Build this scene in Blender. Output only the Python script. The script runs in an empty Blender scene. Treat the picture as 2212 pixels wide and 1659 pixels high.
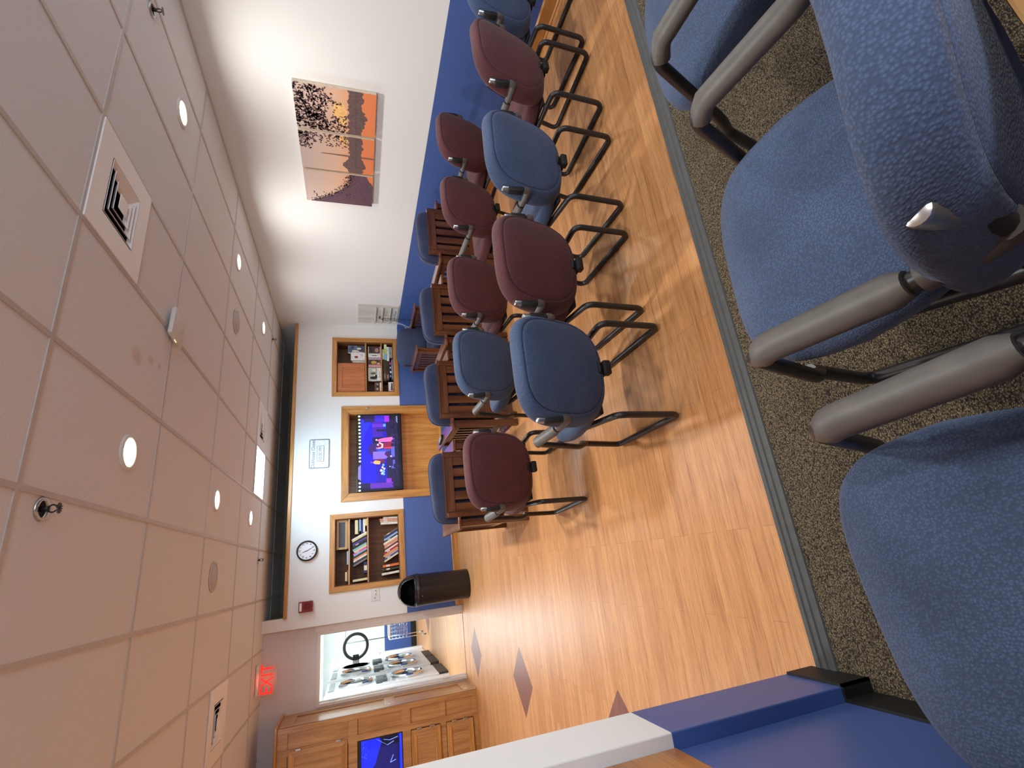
import bpy, bmesh, math, random
from mathutils import Vector, Matrix
random.seed(7)
PI = math.pi
SC = bpy.context.scene
COL = SC.collection

# ------------------------------------------------------------------ scene-wide measures (metres)
YT = 7.677      # face of the television wall
XR = 3.974      # face of the right-hand wall
ZC = 2.677      # ceiling
ZP = 0.19       # raised carpeted platform
ZW = 0.815      # top of the blue wainscot paint

# ------------------------------------------------------------------ materials
def lin(c):
    out = []
    for v in c[:3]:
        v = v / 255.0
        out.append(v / 12.92 if v <= 0.04045 else ((v + 0.055) / 1.055) ** 2.4)
    return (out[0], out[1], out[2], 1.0)

class NT:
    def __init__(s, name):
        s.m = bpy.data.materials.new(name); s.m.use_nodes = True
        s.t = s.m.node_tree; s.b = s.t.nodes['Principled BSDF']
    def n(s, typ, **kw):
        nd = s.t.nodes.new(typ)
        for k, v in kw.items():
            if k.startswith('i_'):
                key = k[2:]
                key = int(key) if key.isdigit() else key.replace('_', ' ')
                nd.inputs[key].default_value = v
            else: setattr(nd, k, v)
        return nd
    def l(s, a, b): s.t.links.new(a, b)
    def math(s, op, a, b=None, clamp=False):
        nd = s.n('ShaderNodeMath', operation=op, use_clamp=clamp)
        for i, v in enumerate((a, b)):
            if v is None: continue
            if isinstance(v, (int, float)): nd.inputs[i].default_value = v
            else: s.l(v, nd.inputs[i])
        return nd.outputs[0]
    def mix(s, fac, a, b, blend='MIX'):
        nd = s.n('ShaderNodeMix', data_type='RGBA', blend_type=blend)
        for key, v in ((0, fac), (6, a), (7, b)):
            if isinstance(v, (int, float)): nd.inputs[key].default_value = v
            elif isinstance(v, tuple): nd.inputs[key].default_value = v
            else: s.l(v, nd.inputs[key])
        return nd.outputs[2]
    def ramp(s, fac, stops):
        nd = s.n('ShaderNodeValToRGB')
        el = nd.color_ramp.elements
        while len(el) < len(stops): el.new(0.5)
        for e, (p, c) in zip(el, stops): e.position = p; e.color = c
        s.l(fac, nd.inputs[0]); return nd.outputs[0]
    def coord(s, scale=(1, 1, 1), kind='Object', rot=(0, 0, 0)):
        tc = s.n('ShaderNodeTexCoord'); mp = s.n('ShaderNodeMapping')
        mp.inputs['Scale'].default_value = scale; mp.inputs['Rotation'].default_value = rot
        s.l(tc.outputs[kind], mp.inputs[0]); return mp.outputs[0]
    def noise(s, vec, scale, detail=3, rough=0.5):
        nd = s.n('ShaderNodeTexNoise'); nd.inputs['Scale'].default_value = scale
        nd.inputs['Detail'].default_value = detail; nd.inputs['Roughness'].default_value = rough
        s.l(vec, nd.inputs['Vector']); return nd.outputs[0]
    def bump(s, h, strength=0.3, dist=0.002):
        nd = s.n('ShaderNodeBump'); nd.inputs['Strength'].default_value = strength
        nd.inputs['Distance'].default_value = dist
        s.l(h, nd.inputs['Height']); s.l(nd.outputs[0], s.b.inputs['Normal'])
    def set(s, **kw):
        for k, v in kw.items(): s.b.inputs[k.replace('_', ' ')].default_value = v
        return s
    def base(s, sock):
        if isinstance(sock, tuple): s.b.inputs['Base Color'].default_value = sock
        else: s.l(sock, s.b.inputs['Base Color'])

_mc = {}
def plain(name, c, rough=0.5, metal=0.0, vary=0.06, scale=30):
    """a flat colour with a faint procedural mottling"""
    if name in _mc: return _mc[name]
    k = NT(name); col = lin(c)
    f = k.noise(k.coord(), scale, 3)
    d = tuple(v * (1 - vary * 2) for v in col[:3]) + (1,)
    h = tuple(min(1, v * (1 + vary * 2)) for v in col[:3]) + (1,)
    k.base(k.ramp(f, [(0.3, d), (0.7, h)]))
    k.set(Roughness=rough, Metallic=metal)
    _mc[name] = k.m; return k.m

def glow(name, c, strength=1.0):
    if name in _mc: return _mc[name]
    k = NT(name); k.base((0.0, 0.0, 0.0, 1)); k.set(Roughness=0.4)
    k.b.inputs['Emission Color'].default_value = lin(c)
    k.b.inputs['Emission Strength'].default_value = strength
    _mc[name] = k.m; return k.m

def wood(name, dark, mid, light, axis='x', rough=0.35, coat=0.0, fine=1.0):
    if name in _mc: return _mc[name]
    k = NT(name)
    st = {'x': (0.6, 9, 9), 'y': (9, 0.6, 9), 'z': (9, 9, 0.6)}[axis]
    v = k.coord(tuple(a * fine for a in st))
    big = k.noise(v, 2.2, 4, 0.6)
    st2 = {'x': (3, 120, 120), 'y': (120, 3, 120), 'z': (120, 120, 3)}[axis]
    fg = k.noise(k.coord(st2), 1.5, 2, 0.5)
    c = k.ramp(big, [(0.28, lin(dark)), (0.5, lin(mid)), (0.72, lin(light))])
    g = k.ramp(fg, [(0.35, (0.72, 0.70, 0.68, 1)), (0.6, (1, 1, 1, 1))])
    k.base(k.mix(0.75, c, g, 'MULTIPLY'))
    k.set(Roughness=rough); k.b.inputs['Coat Weight'].default_value = coat
    k.b.inputs['Coat Roughness'].default_value = 0.15
    k.bump(fg, 0.06, 0.001)
    _mc[name] = k.m; return k.m

def fabric(name, c, light, scale=215, bump=0.6):
    k = NT(name)
    v = k.coord((1.0, 1.0, 1.35))
    nd = k.n('ShaderNodeTexVoronoi', feature='SMOOTH_F1'); nd.inputs['Scale'].default_value = scale
    nd.inputs['Smoothness'].default_value = 0.35; nd.inputs['Randomness'].default_value = 0.75
    k.l(v, nd.inputs['Vector'])
    e = k.math('SUBTRACT', 1.0, k.math('MULTIPLY', nd.outputs['Distance'], 1.3), True)
    big = k.noise(k.coord(), 6, 3)
    cc = k.ramp(big, [(0.3, lin(c)), (0.75, lin(light))])
    w = k.ramp(e, [(0.25, (0.62, 0.63, 0.66, 1)), (0.72, (1.04, 1.04, 1.04, 1))])
    k.base(k.mix(1.0, cc, w, 'MULTIPLY'))
    k.set(Roughness=0.85)
    k.b.inputs['Sheen Weight'].default_value = 0.10
    k.b.inputs['Sheen Roughness'].default_value = 0.45
    k.bump(e, bump, 0.0015)
    return k.m

def two_tone(name, upper, lower, z):
    k = NT(name)
    tc = k.n('ShaderNodeTexCoord'); sp = k.n('ShaderNodeSeparateXYZ'); k.l(tc.outputs['Object'], sp.inputs[0])
    f = k.math('GREATER_THAN', sp.outputs[2], z)
    nz = k.noise(k.coord(), 420, 2)
    k.base(k.mix(f, lin(lower), lin(upper)))
    rr = k.n('ShaderNodeMix'); k.l(f, rr.inputs[0]); rr.inputs[2].default_value = 0.42; rr.inputs[3].default_value = 0.7
    k.l(rr.outputs[0], k.b.inputs['Roughness'])
    k.bump(nz, 0.12, 0.0006)
    return k.m

WHITE = (230, 229, 226); BLUE = (70, 96, 158)
M = {}
M['wall'] = two_tone('wall_paint', WHITE, BLUE, ZW)
M['wall_grey'] = two_tone('wall_tone_grey', (214, 215, 216), BLUE, ZW - 5)  # door wall: one even tone, slightly darker than the television wall
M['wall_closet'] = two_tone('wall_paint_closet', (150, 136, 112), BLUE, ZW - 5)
M['laundry_wall'] = two_tone('laundry_paint', (226, 232, 230), (62, 88, 150), ZW)
M['white'] = plain('white_paint', (226, 224, 220), 0.45, vary=0.02)
M['white_gloss'] = plain('white_enamel', (238, 241, 242), 0.25, vary=0.02)
M['plastic_white'] = plain('white_plastic', (222, 220, 214), 0.4, vary=0.02)
M['black'] = plain('black_plastic', (18, 17, 17), 0.6)
M['tube'] = plain('black_tube', (38, 36, 36), 0.38)
M['pad'] = plain('grey_arm_rubber', (88, 84, 80), 0.5)
M['steel'] = plain('brushed_steel', (196, 194, 190), 0.3, metal=1.0)
M['chrome'] = plain('chrome', (220, 222, 224), 0.12, metal=1.0, vary=0.01)
M['dark'] = plain('dark_recess', (9, 9, 9), 0.8)
M['rubber'] = plain('nosing_rubber', (70, 71, 70), 0.6)
M['oak'] = wood('oak_vertical', (164, 106, 46), (200, 140, 70), (218, 160, 88), 'z', 0.35, 0.3)
M['oak_x'] = wood('oak_horizontal', (160, 104, 46), (196, 136, 70), (214, 156, 88), 'x', 0.35, 0.3)
M['oak_y'] = wood('oak_depth', (150, 92, 40), (186, 124, 62), (204, 144, 80), 'y', 0.35, 0.3)
M['oak_back'] = wood('oak_back_panel', (178, 118, 54), (206, 146, 74), (220, 162, 90), 'z', 0.4, 0.2)
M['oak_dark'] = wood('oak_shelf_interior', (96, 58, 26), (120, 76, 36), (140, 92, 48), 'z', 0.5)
M['oak_red'] = wood('oak_cabinet_door', (178, 100, 52), (194, 114, 62), (206, 128, 74), 'z', 0.4, 0.2)
M['cab'] = wood('cabinet_oak', (160, 110, 62), (186, 134, 82), (202, 152, 98), 'z', 0.35, 0.3)
M['mission'] = wood('mission_oak_z', (60, 32, 17), (93, 54, 30), (118, 74, 43), 'z', 0.28, 0.5)
M['mission_x'] = wood('mission_oak_x', (60, 32, 17), (93, 54, 30), (118, 74, 43), 'x', 0.28, 0.5)
M['mission_y'] = wood('mission_oak_y', (84, 46, 26), (120, 72, 44), (144, 92, 60), 'y', 0.22, 0.6)
M['fab_blue'] = fabric('fabric_blue', (60, 78, 110), (75, 94, 127))
M['fab_red'] = fabric('fabric_burgundy', (86, 40, 44), (102, 50, 53))
M['fab_navy'] = fabric('fabric_navy', (50, 60, 92), (65, 75, 108), 260, 0.25)
M['seam'] = plain('seam_thread', (34, 36, 46), 0.9)

def floor_mat():
    k = NT('laminate_planks')
    tc = k.n('ShaderNodeTexCoord'); sp = k.n('ShaderNodeSeparateXYZ'); k.l(tc.outputs['Object'], sp.inputs[0])
    br = k.n('ShaderNodeTexBrick'); br.offset = 0.37; br.offset_frequency = 3
    br.inputs['Color1'].default_value = lin((212, 156, 104)); br.inputs['Color2'].default_value = lin((196, 138, 88))
    br.inputs['Mortar'].default_value = lin((172, 122, 80)); br.inputs['Scale'].default_value = 1.0
    br.inputs['Mortar Size'].default_value = 0.0012; br.inputs['Mortar Smooth'].default_value = 0.3
    br.inputs['Brick Width'].default_value = 0.92; br.inputs['Row Height'].default_value = 0.066
    br.inputs['Bias'].default_value = -0.1
    k.l(tc.outputs['Object'], br.inputs['Vector'])
    g1 = k.noise(k.coord((1.6, 26, 1)), 1.6, 4, 0.65)
    g2 = k.noise(k.coord((7, 150, 1)), 1.3, 3, 0.6)
    c = k.mix(0.8, br.outputs['Color'], k.ramp(g1, [(0.28, (0.62, 0.56, 0.50, 1)), (0.5, (0.98, 0.97, 0.95, 1)), (0.75, (1.12, 1.10, 1.06, 1))]), 'MULTIPLY')
    c = k.mix(0.7, c, k.ramp(g2, [(0.34, (0.66, 0.60, 0.54, 1)), (0.5, (1, 1, 1, 1))]), 'MULTIPLY')
    # dark diamond inlays every two metres along the passage
    dx = k.math('ABSOLUTE', k.math('ADD', sp.outputs[0], 1.125))
    ym = k.math('PINGPONG', k.math('SUBTRACT', sp.outputs[1], 3.06), 0.995)
    d = k.math('ADD', dx, ym)
    near = k.math('LESS_THAN', sp.outputs[1], 8.2)
    inl = k.math('MULTIPLY', k.math('LESS_THAN', d, 0.30), near)
    d2 = k.math('ADD', dx, k.math('ABSOLUTE', k.math('SUBTRACT', sp.outputs[1], 11.9)))
    inl = k.math('MAXIMUM', inl, k.math('LESS_THAN', d2, 0.30))
    dc = k.ramp(g1, [(0.3, lin((112, 70, 58))), (0.7, lin((142, 94, 78)))])
    c = k.mix(inl, c, dc)
    k.base(c); k.set(Roughness=0.40)
    k.b.inputs['Specular IOR Level'].default_value = 0.36
    k.bump(g2, 0.05, 0.0006)
    return k.m
M['floor'] = floor_mat()

def carpet_mat():
    k = NT('carpet_loop')
    v = k.coord((1.0, 1.5, 1.0), rot=(0, 0, 0.6))
    nd = k.n('ShaderNodeTexVoronoi', feature='F1'); nd.inputs['Scale'].default_value = 210
    nd.inputs['Randomness'].default_value = 0.9
    k.l(v, nd.inputs['Vector'])
    big = k.noise(k.coord(), 2.5, 3)
    c = k.ramp(nd.outputs['Distance'], [(0.05, lin((176, 160, 130))), (0.42, lin((98, 84, 62))), (0.80, lin((22, 17, 12)))])
    sp = k.n('ShaderNodeSeparateColor'); k.l(nd.outputs['Color'], sp.inputs[0])
    c2 = k.mix(0.6, c, k.ramp(sp.outputs[0], [(0.2, (0.5, 0.5, 0.48, 1)), (0.8, (1.1, 1.08, 1.02, 1))]), 'MULTIPLY')
    k.base(k.mix(0.4, c2, k.ramp(big, [(0.3, (0.7, 0.7, 0.7, 1)), (0.7, (1, 1, 1, 1))]), 'MULTIPLY'))
    k.set(Roughness=0.95)
    inv = k.math('SUBTRACT', 1.0, nd.outputs['Distance'])
    k.bump(inv, 0.7, 0.003)
    return k.m
M['carpet'] = carpet_mat()

def tile_mat():
    k = NT('ceiling_tile')
    tc = k.n('ShaderNodeTexCoord'); sp = k.n('ShaderNodeSeparateXYZ'); k.l(tc.outputs['Object'], sp.inputs[0])
    fine = k.noise(k.coord(), 260, 2)
    warp = k.noise(k.coord(), 14, 3)
    c = k.ramp(fine, [(0.3, lin((222, 223, 226))), (0.7, lin((234, 235, 238)))])
    # three old water stains on one tile
    for cx, cy, rx, ry in ((1.31, 2.98, 0.055, 0.075), (1.36, 3.17, 0.032, 0.05), (1.375, 3.30, 0.02, 0.03)):
        ax = k.math('DIVIDE', k.math('SUBTRACT', sp.outputs[0], cx), rx)
        ay = k.math('DIVIDE', k.math('SUBTRACT', sp.outputs[1], cy), ry)
        r = k.math('ADD', k.math('MULTIPLY', ax, ax), k.math('MULTIPLY', ay, ay))
        r = k.math('ADD', r, k.math('MULTIPLY', k.math('SUBTRACT', warp, 0.5), 1.6))
        f = k.math('MULTIPLY', k.math('SUBTRACT', 1.15, r, True), 0.75, True)
        c = k.mix(f, c, lin((212, 196, 190)))
    k.base(c); k.set(Roughness=0.9); k.bump(fine, 0.15, 0.001)
    return k.m
M['tile'] = tile_mat()
M['grid'] = plain('ceiling_grid_metal', (200, 192, 186), 0.45, vary=0.02)

# ------------------------------------------------------------------ mesh building
class MB:
    """collects shapes, then links them as ONE mesh object"""
    def __init__(s): s.v = []; s.f = []; s.mi = []
    def add(s, vs, fs, mi=0):
        o = len(s.v); s.v += [tuple(p) for p in vs]
        for f in fs: s.f.append(tuple(i + o for i in f)); s.mi.append(mi)
        return s
    def box(s, x0, x1, y0, y1, z0, z1, mi=0, mat=None):
        vs = [Vector((x, y, z)) for z in (z0, z1) for y in (y0, y1) for x in (x0, x1)]
        if mat is not None: vs = [mat @ p for p in vs]
        return s.add(vs, [(0, 2, 3, 1), (4, 5, 7, 6), (0, 1, 5, 4), (2, 6, 7, 3), (0, 4, 6, 2), (1, 3, 7, 5)], mi)
    def rbox(s, x0, x1, y0, y1, z0, z1, b=0.004, mi=0, mat=None):
        """box with chamfered edges"""
        b = min(b, (x1 - x0) / 2.01, (y1 - y0) / 2.01, (z1 - z0) / 2.01)
        bm = bmesh.new(); bmesh.ops.create_cube(bm, size=1.0)
        for p in bm.verts:
            p.co = Vector(((x0 + x1) / 2 + p.co.x * (x1 - x0), (y0 + y1) / 2 + p.co.y * (y1 - y0), (z0 + z1) / 2 + p.co.z * (z1 - z0)))
        bmesh.ops.bevel(bm, geom=list(bm.edges), offset=b, segments=2, affect='EDGES', profile=0.5)
        return s.bm(bm, mi, mat)
    def bm(s, bm, mi=0, mat=None):
        bm.verts.index_update()
        vs = [(mat @ p.co if mat is not None else p.co.copy()) for p in bm.verts]
        fs = [[p.index for p in f.verts] for f in bm.faces]; bm.free()
        return s.add(vs, fs, mi)
    def tube(s, pts, r, n=10, mi=0, caps=True, ry=None):
        pts = [Vector(p) for p in pts]; rings = []
        up = None
        for i, p in enumerate(pts):
            a = pts[max(0, i - 1)]; b = pts[min(len(pts) - 1, i + 1)]
            t = (b - a).normalized()
            if up is None:
                up = Vector((1, 0, 0)) if abs(t.x) < 0.7 else Vector((0, 0, 1))
            u = (up - t * up.dot(t)).normalized(); w = t.cross(u); up = u
            rr = r[i] if isinstance(r, (list, tuple)) else r
            r2 = rr if ry is None else ry
            rings.append([p + u * math.cos(2 * PI * k / n) * rr + w * math.sin(2 * PI * k / n) * r2 for k in range(n)])
        vs = [q for g in rings for q in g]; fs = []
        for i in range(len(rings) - 1):
            for k in range(n):
                fs.append((i * n + k, i * n + (k + 1) % n, (i + 1) * n + (k + 1) % n, (i + 1) * n + k))
        if caps:
            fs.append(tuple(range(n - 1, -1, -1))); fs.append(tuple(range((len(rings) - 1) * n, len(rings) * n)))
        return s.add(vs, fs, mi)
    def lathe(s, prof, n=32, mi=0, mat=None, close=True):
        """prof: (radius, z) from bottom to top around z"""
        vs = []; fs = []
        for (r, z) in prof:
            for k in range(n): vs.append(Vector((r * math.cos(2 * PI * k / n), r * math.sin(2 * PI * k / n), z)))
        for i in range(len(prof) - 1):
            for k in range(n): fs.append((i * n + k, i * n + (k + 1) % n, (i + 1) * n + (k + 1) % n, (i + 1) * n + k))
        if close:
            fs.append(tuple(range(n - 1, -1, -1))); L = (len(prof) - 1) * n; fs.append(tuple(range(L, L + n)))
        if mat is not None: vs = [mat @ p for p in vs]
        return s.add(vs, fs, mi)
    def poly(s, pts, mi=0): return s.add(pts, [tuple(range(len(pts)))], mi)
    def prism(s, pts2, f3, d0, d1, mi=0):
        """extrude a polygon: f3(a, b, d) gives the 3-D point"""
        n = len(pts2)
        vs = [Vector(f3(a, b, d0)) for a, b in pts2] + [Vector(f3(a, b, d1)) for a, b in pts2]
        fs = [tuple(range(n - 1, -1, -1)), tuple(range(n, 2 * n))] + [(i, (i + 1) % n, n + (i + 1) % n, n + i) for i in range(n)]
        return s.add(vs, fs, mi)
    def build(s, name, mats, parent=None, off=None, smooth=False, bevel=0):
        if off is not None:
            o = Vector(off); s.v = [tuple(Vector(p) - o) for p in s.v]
        me = bpy.data.meshes.new(name); me.from_pydata(s.v, [], s.f)
        if not isinstance(mats, (list, tuple)): mats = [mats]
        for m in mats: me.materials.append(m)
        for p, k in zip(me.polygons, s.mi): p.material_index = k; p.use_smooth = bool(smooth)
        bm = bmesh.new(); bm.from_mesh(me); bmesh.ops.recalc_face_normals(bm, faces=bm.faces); bm.to_mesh(me); bm.free()
        me.update()
        ob = bpy.data.objects.new(name, me); COL.objects.link(ob)
        if parent is not None: ob.parent = parent
        if bevel:
            md = ob.modifiers.new('edge', 'BEVEL'); md.width = bevel; md.segments = 2; md.limit_method = 'ANGLE'
        if smooth == 'auto':
            for p in me.polygons: p.use_smooth = True
            me.set_sharp_from_angle(angle=math.radians(40))
        return ob

def tag(o, label, cat, group=None):
    o['label'] = label; o['category'] = cat
    if group: o['group'] = group
    return o
def thing(name, label, cat, loc=(0, 0, 0), rotz=0, group=None):
    o = bpy.data.objects.new(name, None); COL.objects.link(o)
    o.location = loc; o.rotation_euler = (0, 0, rotz); o.empty_display_size = 0.05
    return tag(o, label, cat, group)
def struct(o): o['kind'] = 'structure'; return o
def kids(o): return [c for c in bpy.data.objects if c.parent == o]
def copy_tree(o, parent=None):
    c = o.copy(); COL.objects.link(c); c.parent = parent
    for ch in kids(o): copy_tree(ch, c)
    return c
def fillet(pts, r, n=6):
    """round the corners of a polyline"""
    pts = [Vector(p) for p in pts]; out = [pts[0]]
    for i in range(1, len(pts) - 1):
        a, b, c = pts[i - 1], pts[i], pts[i + 1]
        ri = r[i] if isinstance(r, dict) and i in r else (r.get('d', 0.03) if isinstance(r, dict) else r)
        d1 = (a - b); d2 = (c - b); m = min(ri, d1.length * 0.48, d2.length * 0.48)
        p = b + d1.normalized() * m; q = b + d2.normalized() * m
        for k in range(n + 1):
            t = k / n; out.append(p * (1 - t) ** 2 + b * 2 * t * (1 - t) + q * t * t)
    out.append(pts[-1]); return out
def text_obj(name, body, size, mat, parent, loc, rot, off=None, align='CENTER', extrude=0.0008, sx=1.0, bold=0.0):
    cu = bpy.data.curves.new(name, 'FONT'); cu.body = body; cu.size = size; cu.align_x = align; cu.align_y = 'CENTER'
    cu.extrude = extrude; cu.offset = bold; cu.resolution_u = 3
    tmp = bpy.data.objects.new('tmp_text', cu); COL.objects.link(tmp)
    bpy.context.view_layer.update()
    me = bpy.data.meshes.new_from_object(tmp.evaluated_get(bpy.context.evaluated_depsgraph_get()))
    bpy.data.objects.remove(tmp); bpy.data.curves.remove(cu)
    me.name = name; me.materials.clear(); me.materials.append(mat)
    Mx = Matrix.Translation(Vector(loc) - Vector(off or (0, 0, 0))) @ rot.to_4x4() @ Matrix.Diagonal((sx, 1, 1, 1))
    me.transform(Mx)
    ob = bpy.data.objects.new(name, me); COL.objects.link(ob)
    if parent is not None: ob.parent = parent
    return ob
FACE_Y = Matrix(((1, 0, 0), (0, 0, -1), (0, 1, 0)))          # lettering that faces -y
FACE_X = Matrix(((0, 0, -1), (-1, 0, 0), (0, 1, 0)))         # lettering that faces -x
def slab(outline, prof, f3):
    """closed cushion: outline [(a,b)], prof [(scale, depth)], f3(a,b,d) -> point"""
    mb = MB(); n = len(outline)
    vs = []; fs = []
    for (sc, d) in prof:
        if sc == 0: vs.append(Vector(f3(0, 0, d)))
        else: vs += [Vector(f3(a * sc, b * sc, d)) for a, b in outline]
    idx = 0; rows = []
    for (sc, d) in prof:
        if sc == 0: rows.append([idx]); idx += 1
        else: rows.append(list(range(idx, idx + n))); idx += n
    for r0, r1 in zip(rows[:-1], rows[1:]):
        for k in range(n):
            k2 = (k + 1) % n
            if len(r0) == 1: fs.append((r0[0], r1[k], r1[k2]))
            elif len(r1) == 1: fs.append((r0[k2], r0[k], r1[0]))
            else: fs.append((r0[k], r1[k], r1[k2], r0[k2]))
    return mb.add(vs, fs)
def superell(hw, hh, n, k=48):
    out = []
    for i in range(k):
        t = 2 * PI * i / k; c, s_ = math.cos(t), math.sin(t)
        out.append((hw * math.copysign(abs(c) ** (2 / n), c), hh * math.copysign(abs(s_) ** (2 / n), s_)))
    return out
# ------------------------------------------------------------------ the setting
def sbox(name, mat, *boxes, bevel=0):
    mb = MB()
    for b in boxes: mb.box(*b)
    return struct(mb.build(name, mat, bevel=bevel))
sbox('floor', M['floor'], (-5.0, 4.1, -3.1, 15.0, -0.1, 0.0))
sbox('floor_platform', M['carpet'], (-0.6, 4.0, -3.0, 1.262, 0.0, ZP))
# rubber stair nosing with two grooves along the platform edge
mb = MB()
prof = [(1.325, 0.0), (1.325, ZP - 0.012), (1.318, ZP + 0.003), (1.300, ZP + 0.006), (1.296, ZP + 0.002), (1.290, ZP + 0.002),
        (1.286, ZP + 0.006), (1.276, ZP + 0.006), (1.272, ZP + 0.002), (1.266, ZP + 0.002), (1.262, ZP + 0.006), (1.246, ZP + 0.005), (1.243, ZP), (1.262, 0.0)]
mb.prism(prof, lambda a, b, d: (d, a, b), -0.42, 3.97)
struct(mb.build('trim_1', M['rubber']))
# ceiling slab and its T-bar grid
GX, GY, GU = 2.8829, 2.2145, 0.6096
VENTS = [(GX - 1.5 * GU, GY + 0.5 * GU), (GX - 1.5 * GU, GY + 7.5 * GU), (GX - 6.5 * GU, GY + 5.5 * GU)]
HV = 0.168
xs = sorted({-5.0, 4.1} | {round(v[0] + s * HV, 5) for v in VENTS for s in (-1, 1)})
ys = sorted({-3.1, 9.4} | {round(v[1] + s * HV, 5) for v in VENTS for s in (-1, 1)})
cells = []
for i in range(len(xs) - 1):
    for j in range(len(ys) - 1):
        cx_, cy_ = (xs[i] + xs[i + 1]) / 2, (ys[j] + ys[j + 1]) / 2
        if any(abs(cx_ - v[0]) < HV and abs(cy_ - v[1]) < HV for v in VENTS): continue
        cells.append((xs[i], xs[i + 1], ys[j], ys[j + 1], ZC + 0.006, ZC + 0.06))
ceil = sbox('ceiling', M['tile'], *cells)
mb = MB(); w = 0.012
for i in range(-13, 3):
    x = GX + i * GU
    if x < XR: mb.box(x - w, x + w, -3.0, 9.3, ZC, ZC + 0.012)
for j in range(-8, 14, 2):
    y = GY + j * GU
    if -3 < y < 9.3: mb.box(-5.0, XR, y - w, y + w, ZC + 0.0005, ZC + 0.012)
for i, j in ((-2, 1), (-3, 7), (-2, 7), (-7, 5)):
    mb.box(GX + i * GU, GX + (i + 1) * GU, GY + j * GU - w, GY + j * GU + w, ZC + 0.0005, ZC + 0.012)
mb.box(XR - 0.022, XR, -3.0, 9.3, ZC - 0.002, ZC + 0.012)
g = mb.build('ceiling_grid', M['grid'], ceil)
# walls
sbox('wall_right', M['wall'], (XR, XR + 0.13, -3.1, 9.4, 0.0, ZC + 0.05))
TW0, TW1 = YT, YT + 0.13
NX0, NX1, NZ0, NZ1 = 1.14, 2.42, 0.16, 1.617          # television niche opening
BZ0, BZ1 = 0.89, 1.80                                   # bookcase openings
LB0, LB1, RB0, RB1 = -0.125, 0.80, 2.765, 3.668
ZT = 2.40                                               # top of the wall under its oak cap
W = []
W.append((-0.58, -0.43, TW0, TW1, 0, ZC + 0.01))
W.append((-0.43, LB0, TW0, TW1, 0, ZT)); W.append((LB1, NX0, TW0, TW1, 0, ZT))
W.append((NX1, RB0, TW0, TW1, 0, ZT)); W.append((RB1, XR, TW0, TW1, 0, ZT))
W.append((LB0, LB1, TW0, TW1, 0, BZ0)); W.append((LB0, LB1, TW0, TW1, BZ1, ZT))
W.append((RB0, RB1, TW0, TW1, 0, BZ0)); W.append((RB0, RB1, TW0, TW1, BZ1, ZT))
W.append((NX0, NX1, TW0, TW1, 0, NZ0)); W.append((NX0, NX1, TW0, TW1, NZ1, ZT))
sbox('wall_back', M['wall'], *W)
sbox('trim_2', M['oak_x'], (-0.44, XR, YT - 0.022, YT + 0.14, ZT - 0.01, ZT + 0.036), bevel=0.004)
# door wall, a little behind the television wall; closet space behind the gap; laundry room
DY = 7.80; DX0, DX1, DZ = -1.555, -0.665, 2.012
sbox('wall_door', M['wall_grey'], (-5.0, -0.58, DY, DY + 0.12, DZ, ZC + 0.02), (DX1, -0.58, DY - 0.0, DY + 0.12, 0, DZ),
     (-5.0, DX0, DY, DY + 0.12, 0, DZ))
sbox('wall_closet', M['wall_closet'], (-0.45, 4.1, 9.3, 9.4, 0, ZC + 0.05), (-0.55, -0.45, DY + 0.12, 9.4, 2.44, ZC + 0.05))
sbox('wall_laundry_right', M['laundry_wall'], (-0.50, -0.45, DY + 0.12, 14.5, 0, 2.44))
sbox('wall_laundry_left', M['laundry_wall'], (-2.75, -2.65, DY + 0.12, 14.5, 0, 2.44))
sbox('wall_laundry_end', M['laundry_wall'], (-2.75, -0.45, 14.4, 14.5, 0, 2.44))
sbox('ceiling_laundry', M['white'], (-2.75, -0.45, DY + 0.12, 14.5, 2.44, 2.5))
sbox('baseboard_laundry', M['black'], (-2.65, -0.5, 14.38, 14.4, 0, 0.14))
sbox('wall_left', M['wall'], (-0.62, -0.42, 1.16, 1.346, 0, ZC + 0.02), (-0.62, -0.455, -3.0, 1.16, 0, ZC + 0.02), bevel=0.003)
sbox('trim_3', M['oak_y'], (-0.456, -0.448, -1.2, 1.155, ZW, 2.1))
sbox('wall_rear', M['wall'], (-0.62, 4.1, -3.1, -3.0, 0, ZC + 0.05))
sbox('wall_hall', M['wall'], (-5.1, -5.0, 1.2, 9.4, 0, ZC + 0.05), (-5.0, -0.62, 1.16, 1.26, 0, ZC + 0.05))
# black cove base on the platform side of the wall end
sbox('baseboard_left', M['black'], (-0.42, -0.413, 1.153, 1.338, ZP, ZP + 0.098), (-0.455, -0.413, 1.153, 1.16, ZP, ZP + 0.098),
     (-0.455, -0.447, -2.9, 1.153, ZP, ZP + 0.098))
def oak_base(name, segs, axis):
    mb = MB()
    for a, b in segs:
        if axis == 'x':
            mb.prism([(YT, 0), (YT - 0.013, 0), (YT - 0.013, 0.105), (YT - 0.006, 0.118), (YT, 0.118)], lambda p, q, d: (d, p, q), a, b)
            mb.prism([(YT - 0.013, 0), (YT - 0.03, 0), (YT - 0.027, 0.012), (YT - 0.02, 0.018), (YT - 0.013, 0.019)], lambda p, q, d: (d, p, q), a, b, 1)
        else:
            mb.prism([(XR, 0), (XR - 0.013, 0), (XR - 0.013, 0.105), (XR - 0.006, 0.118), (XR, 0.118)], lambda p, q, d: (p, d, q), a, b)
            mb.prism([(XR - 0.013, 0), (XR - 0.03, 0), (XR - 0.027, 0.012), (XR - 0.02, 0.018), (XR - 0.013, 0.019)], lambda p, q, d: (p, d, q), a, b, 1)
    return struct(mb.build(name, [M['oak_' + axis], M['oak_' + axis]]))
oak_base('baseboard_back', [(-0.575, 0.99), (2.565, XR - 0.03)], 'x')
oak_base('baseboard_right', [(1.34, YT - 0.03)], 'y')
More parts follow.
